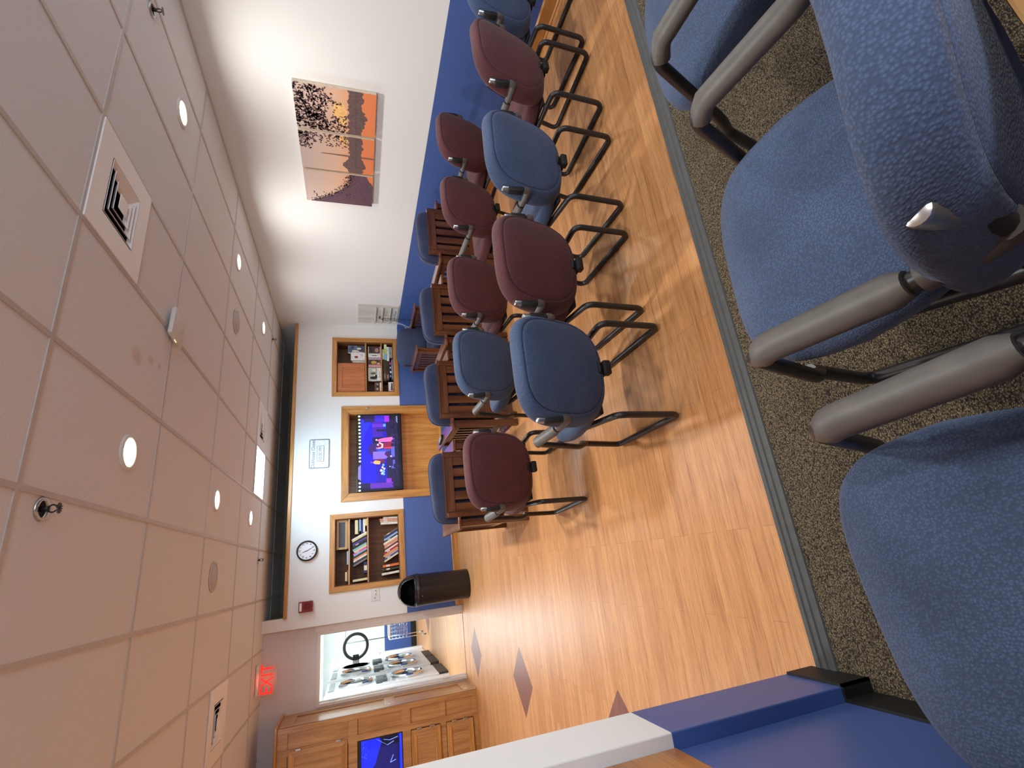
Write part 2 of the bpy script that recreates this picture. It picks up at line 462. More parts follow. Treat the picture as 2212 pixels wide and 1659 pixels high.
# steel door frame painted white, no leaf in it, with hinge mortises
mb = MB()
mb.box(DX1 - 0.035, DX1, DY - 0.012, DY + 0.135, 0, DZ); mb.box(DX1 - 0.05, DX1 - 0.035, DY + 0.06, DY + 0.11, 0, DZ - 0.035)
mb.box(DX0, DX0 + 0.035, DY - 0.012, DY + 0.135, 0, DZ); mb.box(DX0 + 0.035, DX0 + 0.05, DY + 0.06, DY + 0.11, 0, DZ - 0.035)
mb.box(DX0 + 0.035, DX1 - 0.035, DY - 0.012, DY + 0.135, DZ - 0.035, DZ)
mb.box(DX1, DX1 + 0.075, DY - 0.014, DY, 0, DZ + 0.03)
door = struct(mb.build('door_1', M['white'], bevel=0.002))
for z in (0.28, 1.03, 1.80):
    MB().box(DX1 - 0.0365, DX1 - 0.0345, DY + 0.004, DY + 0.045, z - 0.055, z + 0.055).build('hinge_plate', M['steel'], door)
    MB().box(DX0 + 0.0345, DX0 + 0.0365, DY + 0.004, DY + 0.045, z - 0.055, z + 0.055).build('hinge_plate', M['steel'], door)
sbox('trim_4', M['oak_x'], (DX0, DX1, DY - 0.01, DY + 0.13, 0.0, 0.006))

# ------------------------------------------------------------------ ceiling fixtures
WARM = (1.0, 0.995, 0.97); COOL = (0.44, 0.76, 1.0)
M['lens'] = glow('lamp_lens', (255, 236, 190), 14.0)
M['panel'] = glow('panel_lens', (236, 246, 255), 9.0)
def area(name, loc, size, power, color, parent=None, shape='DISK', rot=(0, 0, 0), spread=None, sy=None):
    ld = bpy.data.lights.new(name, 'AREA'); ld.shape = shape; ld.size = size; ld.energy = power; ld.color = color
    if sy: ld.shape = 'RECTANGLE'; ld.size_y = sy
    if spread: ld.spread = spread
    o = bpy.data.objects.new(name, ld); COL.objects.link(o); o.location = loc; o.rotation_euler = rot
    if parent is not None: o.parent = parent
    return o
DOWN_W = 25.0
def downlight(x, y, label, k=1.0):
    t = thing('recessed_light', label, 'ceiling light', (x, y, ZC), 0, 'recessed ceiling lights')
    MB().lathe([(0.076, -0.002), (0.079, -0.008), (0.092, -0.007), (0.098, -0.001), (0.098, 0.011), (0.076, 0.011)], 40, close=False).build('trim_ring', M['plastic_white'], t, smooth=True)
    MB().lathe([(0.0001, -0.013), (0.05, -0.0115), (0.070, -0.007), (0.077, -0.002), (0.077, 0.003), (0.0001, 0.003)], 40, close=False).build('lens', M['lens'], t)
    area('lamp', (0, 0, -0.016), 0.15, DOWN_W * k, WARM, t, spread=math.radians(165))
    return t
LP = [(3.24, 3.05, 'round recessed ceiling light above the three sunset canvases, near the white wall'),
      (3.24, 4.89, 'round recessed ceiling light between the sunset canvases and the far ceiling speaker'),
      (3.24, 6.41, 'small round recessed ceiling light by the far corner over the right bookcase'),
      (0.765, 3.05, 'largest round recessed ceiling light, alone on a plain tile in the middle of the ceiling'),
      (0.765, 4.89, 'round recessed ceiling light nearest the left ceiling speaker'),
      (0.765, 6.41, 'round recessed ceiling light beside the bright square panel light')]
for x, y, lb in LP: downlight(x, y, lb, (0.62 if x > 2 else 1.0) * (0.35 if y > 6 else 1.0))
# unseen lamps added over the platform for light from behind, continuing the grid
for i, (x, y) in enumerate(((3.24, 1.21), (0.765, 1.21), (0.765, -0.63), (3.24, -0.63))):
    area('added_platform_lamp', (x, y, ZC - 0.012), 0.15, DOWN_W * 0.62, WARM, spread=math.radians(165))
for i, (x, y) in enumerate(((-1.7, 3.05), (-1.9, 5.6), (-3.2, 4.4))):  # unseen lamps added to light the side hall
    area('added_hall_lamp', (x, y, ZC - 0.012), 0.15, DOWN_W * 0.7, WARM, spread=math.radians(165))
# unseen window and cool area light added to fill chair backs and ceiling
mb = MB(); wx0, wx1, wz0, wz1 = 0.5, 3.3, 1.0, 2.2
for a in ((wx0 - 0.07, wx0, wz0 - 0.07, wz1 + 0.07), (wx1, wx1 + 0.07, wz0 - 0.07, wz1 + 0.07), (wx0, wx1, wz0 - 0.07, wz0), (wx0, wx1, wz1, wz1 + 0.07), (1.87, 1.93, wz0, wz1)):
    mb.box(a[0], a[1], -3.0, -2.97, a[2], a[3])
wn = struct(mb.build('added_window', M['white']))
MB().box(wx0, wx1, -2.995, -2.99, wz0, wz1).build('pane', glow('fill_glow', (214, 230, 255), 2.0), wn)
area('window_fill', (1.9, -2.95, 1.6), 2.7, 66.0, (0.76, 0.86, 1.0), shape='RECTANGLE', rot=(PI / 2, 0, 0), sy=1.15)
# square cool panel light
t = thing('panel_light', 'bright square cool white ceiling panel light in front of the television', 'ceiling light', (1.359, 6.786, ZC))
MB().box(-0.293, 0.293, -0.293, 0.293, -0.004, 0.004).build('diffuser', M['panel'], t)
mb = MB()
for a in ((-0.303, 0.303, -0.303, -0.291), (-0.303, 0.303, 0.291, 0.303), (-0.303, -0.291, -0.291, 0.291), (0.291, 0.303, -0.291, 0.291)): mb.box(*a, -0.007, 0.004)
mb.build('frame', M['plastic_white'], t)
area('lamp', (0, 0, -0.012), 0.56, 36.0, COOL, t, shape='SQUARE')

M['vent'] = plain('vent_enamel', (250, 250, 250), 0.4, vary=0.0)
def diffuser(x, y, label):
    t = thing('air_vent', label, 'air vent', (x, y, ZC), 0, 'square stepped ceiling vents')
    h = 0.296
    # flat plate with a square hole
    mb = MB(); c = 0.168
    for a in ((-h, h, -h, -c), (-h, h, c, h), (-h, -c, -c, c), (c, h, -c, c)): mb.box(*a, -0.006, 0.002)
    mb.build('face_plate', M['vent'], t)
    mb = MB()
    for q in ((-c, c, -c, -c + 0.002), (-c, c, c - 0.002, c), (-c, -c + 0.002, -c, c), (c - 0.002, c, -c, c)): mb.box(*q, 0.002, 0.16)
    mb.box(-c, c, -c, c, 0.16, 0.165); mb.build('duct', M['dark'], t)
    def louvre(r0, r1, z0, z1):
        mb = MB(); sq = lambda r, z: [(r, r, z), (-r, r, z), (-r, -r, z), (r, -r, z)]
        vs = sq(r0, z0) + sq(r1, z1) + sq(r1, z1 + 0.003) + sq(r0, z0 + 0.003); fs = []
        for k in range(4):
            k2 = (k + 1) % 4
            for q in range(4): fs.append((q * 4 + k, q * 4 + k2, (q + 1) % 4 * 4 + k2, (q + 1) % 4 * 4 + k))
        return mb.add(vs, fs)
    for r in (0.160, 0.122, 0.084):
        louvre(r, r - 0.020, -0.008, 0.010).build('louvre', M['vent'], t)
    MB().box(-0.044, 0.044, -0.044, 0.044, -0.010, -0.007).build('centre_plate', M['vent'], t)
    return t
diffuser(GX - 1.5 * GU, GY + 0.5 * GU, 'large square stepped air vent in the ceiling nearest the sunset canvases')
diffuser(GX - 1.5 * GU, GY + 7.5 * GU, 'square stepped air vent in the ceiling next to the bright panel light')
diffuser(GX - 6.5 * GU, GY + 5.5 * GU, 'square stepped air vent in the ceiling in front of the oak cabinet wall')

M['grille'] = plain('speaker_grille', (196, 190, 190), 0.6)
for x, y, lb in ((2.60, 5.03, 'round flush grey ceiling speaker between the two rows of lights'), (0.13, 5.02, 'round flush grey ceiling speaker out by the tiles over the walkway')):
    t = thing('flush_speaker', lb, 'speaker', (x, y, ZC), 0, 'round flush ceiling speakers')
    MB().lathe([(0.112, 0.003), (0.112, -0.006), (0.124, -0.004), (0.126, 0.003)], 40, close=False).build('rim', M['grid'], t, smooth=True)
    MB().lathe([(0.0001, -0.005), (0.112, -0.004), (0.112, 0.002)], 40, close=False).build('grille', M['grille'], t, smooth=True)
def sprinkler(x, y, label):
    t = thing('fire_sprinkler', label, 'fire sprinkler', (x, y, ZC), 0, 'ceiling fire sprinklers')
    MB().lathe([(0.032, 0.006), (0.033, -0.003), (0.044, -0.004), (0.046, 0.004)], 24, close=False).build('escutcheon', M['steel'], t, smooth=True)
    MB().lathe([(0.0001, 0.0045), (0.032, 0.0045)], 24, close=False).build('cup', M['dark'], t)
    mb = MB(); mb.lathe([(0.011, 0.004), (0.011, -0.016), (0.008, -0.022)], 12)
    mb.tube(fillet([(-0.008, 0, -0.018), (-0.017, 0, -0.032), (-0.004, 0, -0.05)], 0.01), 0.0032, 6)
    mb.tube(fillet([(0.008, 0, -0.018), (0.017, 0, -0.032), (0.004, 0, -0.05)], 0.01), 0.0032, 6)
    mb.build('frame', M['tube'], t, smooth=True)
    mb = MB(); mb.lathe([(0.004, -0.048), (0.006, -0.052)], 10)
    for k in range(12):
        mb.box(0.005, 0.022, -0.0028, 0.0028, -0.054, -0.0525, mat=Matrix.Rotation(k * PI / 6, 4, 'Z'))
    mb.build('deflector', M['tube'], t)
sprinkler(0.384, 2.389, 'black fire sprinkler hanging from the big tile beside the largest ceiling light')
sprinkler(3.387, 2.437, 'dark fire sprinkler on the ceiling at the top of the white wall')
sprinkler(0.319, 7.08, 'tiny fire sprinkler on the ceiling above the round wall clock')
sprinkler(3.412, 7.114, 'tiny fire sprinkler on the ceiling above the right bookcase')
# white wireless access point
t = thing('wireless_access_point', 'white square wireless access point fixed to the ceiling grid', 'wireless router', (1.70, 3.40, ZC), math.radians(8))
MB().rbox(-0.105, 0.105, -0.105, 0.105, -0.045, -0.012, 0.014).build('housing', M['plastic_white'], t, smooth='auto')
MB().rbox(-0.06, 0.06, -0.06, 0.06, -0.012, 0.0, 0.002).build('mount', M['grid'], t)
mb = MB()
for k in (-0.012, 0.0, 0.014): mb.lathe([(0.0001, 0), (0.0035, 0), (0.0035, 0.0015), (0.0001, 0.0015)], 8, mat=Matrix.Translation((-0.105, k, -0.033)) @ Matrix.Rotation(-PI / 2, 4, 'Y'))
mb.build('status_lights', glow('status_led', (240, 226, 150), 2.0), t)

# exit sign under the ceiling
t = thing('exit_sign', 'clear edge-lit EXIT sign with red letters hanging from the ceiling by the door', 'exit sign', (-1.07, 7.40, ZC))
k = NT('clear_acrylic'); k.base(lin((240, 236, 234))); k.set(Roughness=0.08, IOR=1.3); k.b.inputs['Transmission Weight'].default_value = 0.85; k.b.inputs['Alpha'].default_value = 0.3
M['acrylic'] = k.m
MB().rbox(-0.165, 0.165, -0.03, 0.03, -0.03, 0.0, 0.006).build('housing', M['plastic_white'], t)
MB().rbox(-0.185, 0.185, -0.004, 0.004, -0.235, -0.028, 0.002).build('panel', M['acrylic'], t)
text_obj('lettering', 'EXIT', 0.20, glow('exit_red', (255, 34, 26), 1.6), t, (0, -0.0052, -0.128), FACE_Y, sx=0.82, bold=0.002)
area('lamp', (0, -0.05, -0.13), 0.2, 0.5, (1, 0.08, 0.05), t, rot=(PI / 2, 0, 0))
# ------------------------------------------------------------------ television wall: built-ins
def casing(mb, x0, x1, z0, z1, wd, y0, y1, bottom=True):
    """mitred picture-frame casing around an opening; material 0 upright, 1 horizontal"""
    f = lambda a, b, d: (a, d, b)
    o = (x0 - wd, x1 + wd, z0 - (wd if bottom else 0), z1 + wd)
    mb.prism([(o[0], o[2]), (x0, z0), (x0, z1), (o[0], o[3])], f, y0, y1, 0)
    mb.prism([(x1, z0), (o[1], o[2]), (o[1], o[3]), (x1, z1)], f, y0, y1, 0)
    mb.prism([(x0, z1), (x1, z1), (o[1], o[3]), (o[0], o[3])], f, y0, y1, 1)
    if bottom: mb.prism([(o[0], o[2]), (o[1], o[2]), (x1, z0), (x0, z0)], f, y0, y1, 1)
def bookcase(x0, x1, label, shelves, dividers=()):
    L = ((x0 + x1) / 2, YT, BZ0)
    t = thing('built_in_bookcase', label, 'bookcase', L, 0, 'built-in oak bookcases')
    yb = YT + 0.27
    mb = MB(); casing(mb, x0 + 0.004, x1 - 0.004, BZ0 + 0.004, BZ1 - 0.004, 0.072, YT - 0.018, YT + 0.001)
    mb.build('frame', [M['oak'], M['oak_x']], t, L, bevel=0.003)
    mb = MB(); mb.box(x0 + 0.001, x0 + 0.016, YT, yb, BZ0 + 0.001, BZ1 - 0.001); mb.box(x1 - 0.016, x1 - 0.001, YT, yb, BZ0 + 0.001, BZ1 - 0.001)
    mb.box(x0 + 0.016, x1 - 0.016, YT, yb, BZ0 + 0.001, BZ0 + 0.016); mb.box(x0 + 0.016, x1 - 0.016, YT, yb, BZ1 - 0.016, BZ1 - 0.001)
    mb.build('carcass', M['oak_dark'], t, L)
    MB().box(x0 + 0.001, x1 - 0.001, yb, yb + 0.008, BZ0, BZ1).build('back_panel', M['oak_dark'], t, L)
    for z in shelves:
        MB().box(x0 + 0.016, x1 - 0.016, YT + 0.004, yb, z - 0.02, z).build('shelf', M['oak_x'], t, L)
    return t, L
lbc, LBL = bookcase(LB0, LB1, 'oak built-in bookcase full of books above the black bin', (1.612, 1.352))
rbc, RBL = bookcase(RB0, RB1, 'oak built-in bookcase of boxed games with a small cupboard door', (1.352, 1.100))
# the cupboard inside the right bookcase
mb = MB()
dx0, dx1, dz0, dz1, yd = 2.782, 3.285, 1.358, 1.782, YT + 0.012
f = lambda a, b, d: (a, d, b)
casing(mb, dx0 + 0.075, dx1 - 0.075, dz0 + 0.075, dz1 - 0.075, 0.075, yd, yd + 0.02)
dr = mb.build('door', [M['oak_red'], M['oak_red']], rbc, RBL, bevel=0.003)
MB().rbox(dx0 + 0.074, dx1 - 0.074, yd + 0.008, yd + 0.014, dz0 + 0.074, dz1 - 0.074, 0.004).build('raised_panel', M['oak_red'], dr, RBL)
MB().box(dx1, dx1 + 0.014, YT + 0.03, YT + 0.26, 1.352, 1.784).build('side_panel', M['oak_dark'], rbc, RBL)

# niche with the television
NL = ((NX0 + NX1) / 2, YT, NZ0)
t = thing('television_niche', 'tall golden oak niche framing the television', 'built-in niche', NL)
mb = MB(); casing(mb, NX0 + 0.004, NX1 - 0.004, 0.004, NZ1 - 0.004, 0.108, YT - 0.02, YT + 0.001, bottom=False)
mb.build('frame', [M['oak'], M['oak_x']], t, NL, bevel=0.004)
yb = YT + 0.34
mb = MB(); mb.box(NX0 + 0.001, NX0 + 0.016, YT, yb, NZ0 + 0.001, NZ1 - 0.001); mb.box(NX1 - 0.016, NX1 - 0.001, YT, yb, NZ0 + 0.001, NZ1 - 0.001)
mb.box(NX0 + 0.016, NX1 - 0.016, YT, yb, NZ1 - 0.016, NZ1 - 0.001); mb.box(NX0 + 0.016, NX1 - 0.016, YT, yb, NZ0 + 0.001, NZ0 + 0.016)
mb.build('carcass', M['oak_back'], t, NL)
MB().box(NX0, NX1, yb, yb + 0.01, NZ0, NZ1).build('back_panel', M['oak_back'], t, NL)
MB().box(NX0 + 0.016, NX1 - 0.016, YT + 0.16, YT + 0.172, NZ0 + 0.016, 0.80).build('lower_panel', M['oak_back'], t, NL)
MB().box(NX0 + 0.016, NX1 - 0.016, YT + 0.10, yb, 0.80, 0.815).build('shelf', M['oak_x'], t, NL)
MB().rbox(NX1 + 0.05, NX1 + 0.075, YT - 0.034, YT - 0.02, 1.31, 1.35, 0.002).build('catch', M['steel'], t, NL)

# a picture on a screen or canvas: flat patches of colour, each a hair above the one below
class Patch:
    def __init__(s, origin, ex, ey, en): s.o, s.ex, s.ey, s.en = Vector(origin), Vector(ex), Vector(ey), Vector(en); s.mb = MB(); s.m = []; s.k = 0
    def p(s, a, b): return s.o + s.ex * a + s.ey * b + s.en * (0.00025 * s.k)
    def idx(s, m):
        if m not in s.m: s.m.append(m)
        return s.m.index(m)
    def poly(s, pts, m): s.mb.poly([s.p(a, b) for a, b in pts], s.idx(m)); s.k += 1
    def rect(s, a0, b0, a1, b1, m): s.poly([(a0, b0), (a1, b0), (a1, b1), (a0, b1)], m)
    def oval(s, a, b, ra, rb, m, n=14): s.poly([(a + ra * math.cos(2 * PI * k / n), b + rb * math.sin(2 * PI * k / n)) for k in range(n)], m)
# --- television
TX0, TX1, TZ0, TZ1, TY = 1.170, 2.398, 0.800, 1.492, YT + 0.035
TL = ((TX0 + TX1) / 2, TY + 0.03, TZ0)
tv = thing('television', 'wide flat television showing a blue stage with dancers', 'television', TL)
MB().rbox(TX0, TX1, TY, TY + 0.045, TZ0, TZ1, 0.004).build('bezel', plain('tv_bezel', (12, 12, 14), 0.25), tv, TL)
mb = MB(); mb.box(1.45, 2.10, TY + 0.046, TY + 0.09, TZ0 + 0.1, TZ1 - 0.15); mb.box(1.70, 1.86, TY + 0.05, TY + 0.11, 0.816, 0.95)
mb.build('stand', M['black'], tv, TL)
P = Patch((TX0 + 0.010, TY - 0.0006, TZ0 + 0.018), (TX1 - TX0 - 0.020, 0, 0), (0, 0, TZ1 - TZ0 - 0.028), (0, -1, 0))
def S(n, c, st=1.0): return glow('screen_' + n, c, st)
P.rect(0, 0, 1, 1, S('navy', (18, 14, 44)))
P.rect(0.08, 0.34, 0.95, 0.92, S('blue', (8, 6, 250), 1.25))
P.poly([(0.62, 0.92), (0.93, 0.92), (0.96, 0.7), (0.9, 0.68), (0.80, 0.78)], S('blue2', (20, 40, 255), 1.2))
P.rect(0, 0.915, 1, 1, S('rig', (24, 30, 6)))
for k_ in range(22):
    a = 0.012 + k_ / 21 * 0.972
    if 0.14 < a < 0.34: continue
    P.oval(a, 0.955 - 0.01 * math.sin(a * PI), 0.013, 0.027, S('lamp', (226, 244, 232), 1.5))
P.poly([(0.135, 0.925), (0.34, 0.925), (0.31, 0.985), (0.16, 0.99)], S('haze', (150, 140, 235), 1.1))
P.rect(0.0, 0.16, 0.10, 0.92, S('wing', (20, 14, 60)))
P.rect(0.025, 0.20, 0.095, 0.72, S('violet', (104, 44, 196), 1.1))
P.rect(0.09, 0.24, 0.145, 0.36, S('magenta', (150, 50, 220), 1.1))
P.rect(0.10, 0.36, 0.92, 0.58, S('deep', (26, 12, 190)))
P.poly([(0.44, 0.63), (0.46, 0.70), (0.50, 0.75), (0.545, 0.76), (0.585, 0.73), (0.61, 0.66), (0.61, 0.55), (0.44, 0.55)], S('dome', (56, 22, 120)))
P.rect(0.61, 0.38, 0.69, 0.66, S('arch', (14, 6, 40)))
P.rect(0.70, 0.42, 0.90, 0.66, S('stalls', (70, 20, 190)))
P.rect(0.90, 0.36, 0.99, 0.60, S('indigo', (52, 34, 214), 1.1)); P.rect(0.90, 0.60, 0.99, 0.85, S('night', (30, 20, 90)))
P.rect(0.90, 0.26, 0.985, 0.37, S('purple', (164, 40, 240), 1.2))
P.rect(0.77, 0.26, 0.80, 0.53, S('figure', (22, 14, 52))); P.oval(0.785, 0.53, 0.02, 0.03, S('figure', (22, 14, 52)))
P.rect(0.83, 0.34, 0.875, 0.66, S('pillar', (110, 40, 220)))
P.oval(0.852, 0.375, 0.022, 0.036, S('globe', (70, 170, 250), 1.2))
P.rect(0.27, 0.15, 0.675, 0.235, S('stage', (92, 104, 226), 1.1))
P.rect(0.40, 0.32, 0.50, 0.65, S('curtain', (150, 116, 232), 1.1))
P.poly([(0.40, 0.25), (0.50, 0.25), (0.495, 0.36), (0.46, 0.39), (0.43, 0.33)], S('shade', (66, 34, 108)))
P.poly([(0.50, 0.25), (0.525, 0.25), (0.53, 0.55), (0.515, 0.58), (0.50, 0.52)], S('coat', (36, 88, 226), 1.1))
P.poly([(0.53, 0.21), (0.625, 0.21), (0.61, 0.42), (0.585, 0.56), (0.545, 0.50)], S('red', (150, 22, 44), 1.1))
P.poly([(0.53, 0.21), (0.555, 0.21), (0.55, 0.40), (0.535, 0.40)], S('red2', (230, 60, 70), 1.1))
P.poly([(0.625, 0.20), (0.69, 0.19), (0.675, 0.44), (0.655, 0.56), (0.625, 0.50)], S('pink', (250, 110, 190), 1.2))
P.poly([(0.535, 0.53), (0.545, 0.42), (0.60, 0.41), (0.625, 0.50), (0.61, 0.52), (0.59, 0.45), (0.555, 0.46), (0.548, 0.55)], S('skin', (252, 206, 206), 1.2))
P.oval(0.59, 0.535, 0.013, 0.024, S('skin', (252, 206, 206), 1.2)); P.oval(0.655, 0.565, 0.012, 0.022, S('skin', (252, 206, 206), 1.2)); P.oval(0.545, 0.56, 0.012, 0.02, S('rose', (236, 120, 130), 1.1))
P.poly([(0.345, 0.38), (0.40, 0.40), (0.40, 0.58), (0.375, 0.66), (0.345, 0.60)], S('gown', (120, 34, 60)))
P.poly([(0.33, 0.50), (0.37, 0.48), (0.385, 0.60), (0.355, 0.66), (0.335, 0.60)], S('amber', (250, 190, 110), 1.2)); P.oval(0.36, 0.69, 0.013, 0.022, S('mauve', (140, 90, 200)))
for a, b, r in ((0.32, 0.42, 0.016), (0.29, 0.44, 0.014), (0.27, 0.40, 0.015), (0.25, 0.47, 0.018), (0.235, 0.42, 0.02), (0.21, 0.45, 0.016), (0.20, 0.41, 0.014), (0.30, 0.27, 0.012), (0.385, 0.28, 0.012), (0.43, 0.24, 0.011)):
    P.oval(a, b, r, r * 1.7, S('crowd%d' % (int(a * 100) % 3), ((206, 226, 250), (250, 226, 214), (120, 200, 250))[int(a * 100) % 3], 1.1))
P.rect(0.30, 0.20, 0.41, 0.35, S('desk', (34, 22, 74)))
P.rect(0.0, 0.0, 1.0, 0.145, S('pit', (12, 10, 34)))
rs = random.Random(3)
for k_ in range(26):
    P.oval(rs.uniform(0.02, 0.98), rs.uniform(0.06, 0.2), rs.uniform(0.012, 0.03), rs.uniform(0.02, 0.05), S('head%d' % (k_ % 3), ((26, 18, 52), (40, 28, 72), (16, 12, 40))[k_ % 3]))
sc = P.mb.build('screen', P.m, tv, TL)
text_obj('lettering', 'bravo', 0.05, S('logo', (190, 214, 250), 1.2), tv, (TX1 - 0.098, TY - 0.018, TZ0 + 0.075), FACE_Y, TL, extrude=0.0004)
area('lamp', (0, -0.08, 0.36), 1.1, 3.0, (0.30, 0.22, 1.0), tv, rot=(PI / 2, 0, 0), sy=0.6)

# ------------------------------------------------------------------ sign, clock, alarm, switch
INK = plain('sign_ink', (82, 96, 122), 0.6)
L = (1.785, YT, 2.03)
t = thing('closing_time_sign', 'white plaque lettered Clubhouse Closes: 10:00 PM above the television', 'sign', L)
MB().prism([(a * 1, b) for a, b in superell(0.225, 0.145, 12, 48)], lambda a, b, d: (a, d, b), -0.008, 0.0).build('plaque', M['plastic_white'], t)
def outline(hw, hh, r, wd, y, n=6):
    pts = []
    for sx_, sz_, a0 in ((1, 1, 0), (-1, 1, PI / 2), (-1, -1, PI), (1, -1, 1.5 * PI)):
        for k_ in range(n + 1):
            a = a0 + k_ / n * PI / 2; pts.append((sx_ * (hw - r) + r * math.cos(a), sz_ * (hh - r) + r * math.sin(a), r))
    vs = []; fs = []; N = len(pts)
    for q, dd in ((0, 0), (1, wd)):
        for i, (a, b, _r) in enumerate(pts):
            cx = (hw - r) * (1 if i < n + 1 or i >= 3 * (n + 1) else -1); cz = (hh - r) * (1 if i < 2 * (n + 1) else -1)
            k_ = (r - dd) / r if r else 1
            vs.append((cx + (a - cx) * k_, y, cz + (b - cz) * k_))
    for i in range(N): fs.append((i, (i + 1) % N, N + (i + 1) % N, N + i))
    return MB().add(vs, fs)
outline(0.222, 0.142, 0.02, 0.010, -0.0088).build('border', INK, t)
text_obj('lettering', 'Clubhouse Closes:', 0.070, INK, t, (0, -0.0088, 0.085), FACE_Y, sx=0.84)
mb = MB(); mb.rbox(-0.118, 0.118, -0.012, -0.0075, -0.062, 0.028, 0.001)
tb = mb.build('time_plate', M['white_gloss'], t)
o2 = outline(0.122, 0.049, 0.006, 0.005, -0.0125); o2.v = [(x, y, z - 0.017) for x, y, z in o2.v]; o2.build('border', INK, tb)
text_obj('lettering', '10:00 PM', 0.070, INK, tb, (0, -0.0126, -0.017), FACE_Y, sx=0.84)

L = (0.402, YT, 2.163)
t = thing('wall_clock', 'round white wall clock with a black rim above the book-filled bookcase', 'clock', L)
RX = Matrix.Rotation(PI / 2, 4, 'X')
MB().lathe([(0.117, 0.0), (0.135, 0.0), (0.138, 0.02), (0.132, 0.034), (0.122, 0.036), (0.117, 0.028)], 48, mat=RX, close=False).build('rim', M['black'], t, smooth=True)
MB().lathe([(0.0001, 0.020), (0.12, 0.020), (0.12, 0.004)], 48, mat=RX, close=False).build('face', plain('clock_face', (236, 234, 238), 0.4, vary=0.0), t)
NUM = plain('clock_ink', (60, 62, 72), 0.6)
for n_ in range(1, 13):
    a = PI / 2 - n_ * PI / 6
    text_obj('numeral', str(n_), 0.036, NUM, t, (0.094 * math.cos(a), -0.021, 0.094 * math.sin(a)), FACE_Y, extrude=0.0003, bold=0.0006)
def hand(ang, ln, wd, y):
    R = Matrix.Rotation(math.radians(ang), 4, 'Y')
    return MB().add([R @ Vector(p) for p in ((-wd, y, -0.012), (wd, y, -0.012), (wd * 0.6, y, ln), (-wd * 0.6, y, ln), (-wd, y - 0.001, -0.012), (wd, y - 0.001, -0.012), (wd * 0.6, y - 0.001, ln), (-wd * 0.6, y - 0.001, ln))],
                    [(0, 1, 2, 3), (4, 5, 6, 7), (0, 1, 5, 4), (1, 2, 6, 5), (2, 3, 7, 6), (3, 0, 4, 7)])
hand(342, 0.062, 0.004, -0.023).build('hour_hand', NUM, t); hand(151, 0.088, 0.003, -0.0255).build('minute_hand', NUM, t)

L = (-0.318, YT, 2.158)
t = thing('fire_alarm_strobe', 'dark red fire alarm box with a white strobe strip high beside the doorway', 'fire alarm', L)
MB().rbox(-0.067, 0.067, -0.05, 0.0, -0.088, 0.088, 0.006).build('mounting_box', plain('alarm_red', (126, 20, 22), 0.4), t)
mb = MB(); mb.rbox(-0.052, 0.052, -0.054, -0.05, 0.048, 0.076, 0.002); mb.build('strobe_lens', plain('strobe_lens', (232, 222, 222), 0.2), t)
mb = MB()
for k_ in range(5): mb.tube([(0.042 * math.cos(a) * (1 - k_ * 0.18), -0.0505, -0.02 + 0.042 * math.sin(a) * (1 - k_ * 0.18)) for a in [i * PI / 10 for i in range(21)]], 0.0014, 4, caps=False)
mb.build('sounder_grille', plain('alarm_red_dark', (96, 14, 16), 0.4), t)
L = (-0.279, YT, 1.252)
t = thing('light_switch', 'white three-gang toggle switch plate above the black bin', 'light switch', L)
MB().rbox(-0.087, 0.087, -0.006, 0.0, -0.06, 0.06, 0.003).build('plate', M['plastic_white'], t)
for k_, x in enumerate((-0.046, 0.0, 0.046)):
    MB().rbox(x - 0.006, x + 0.006, -0.018, -0.005, (-0.014 if k_ != 0 else -0.002), (0.002 if k_ != 0 else 0.014), 0.002).build('toggle', plain('toggle_grey', (150, 146, 140), 0.4), t)  # grey toggles, darker than the plate
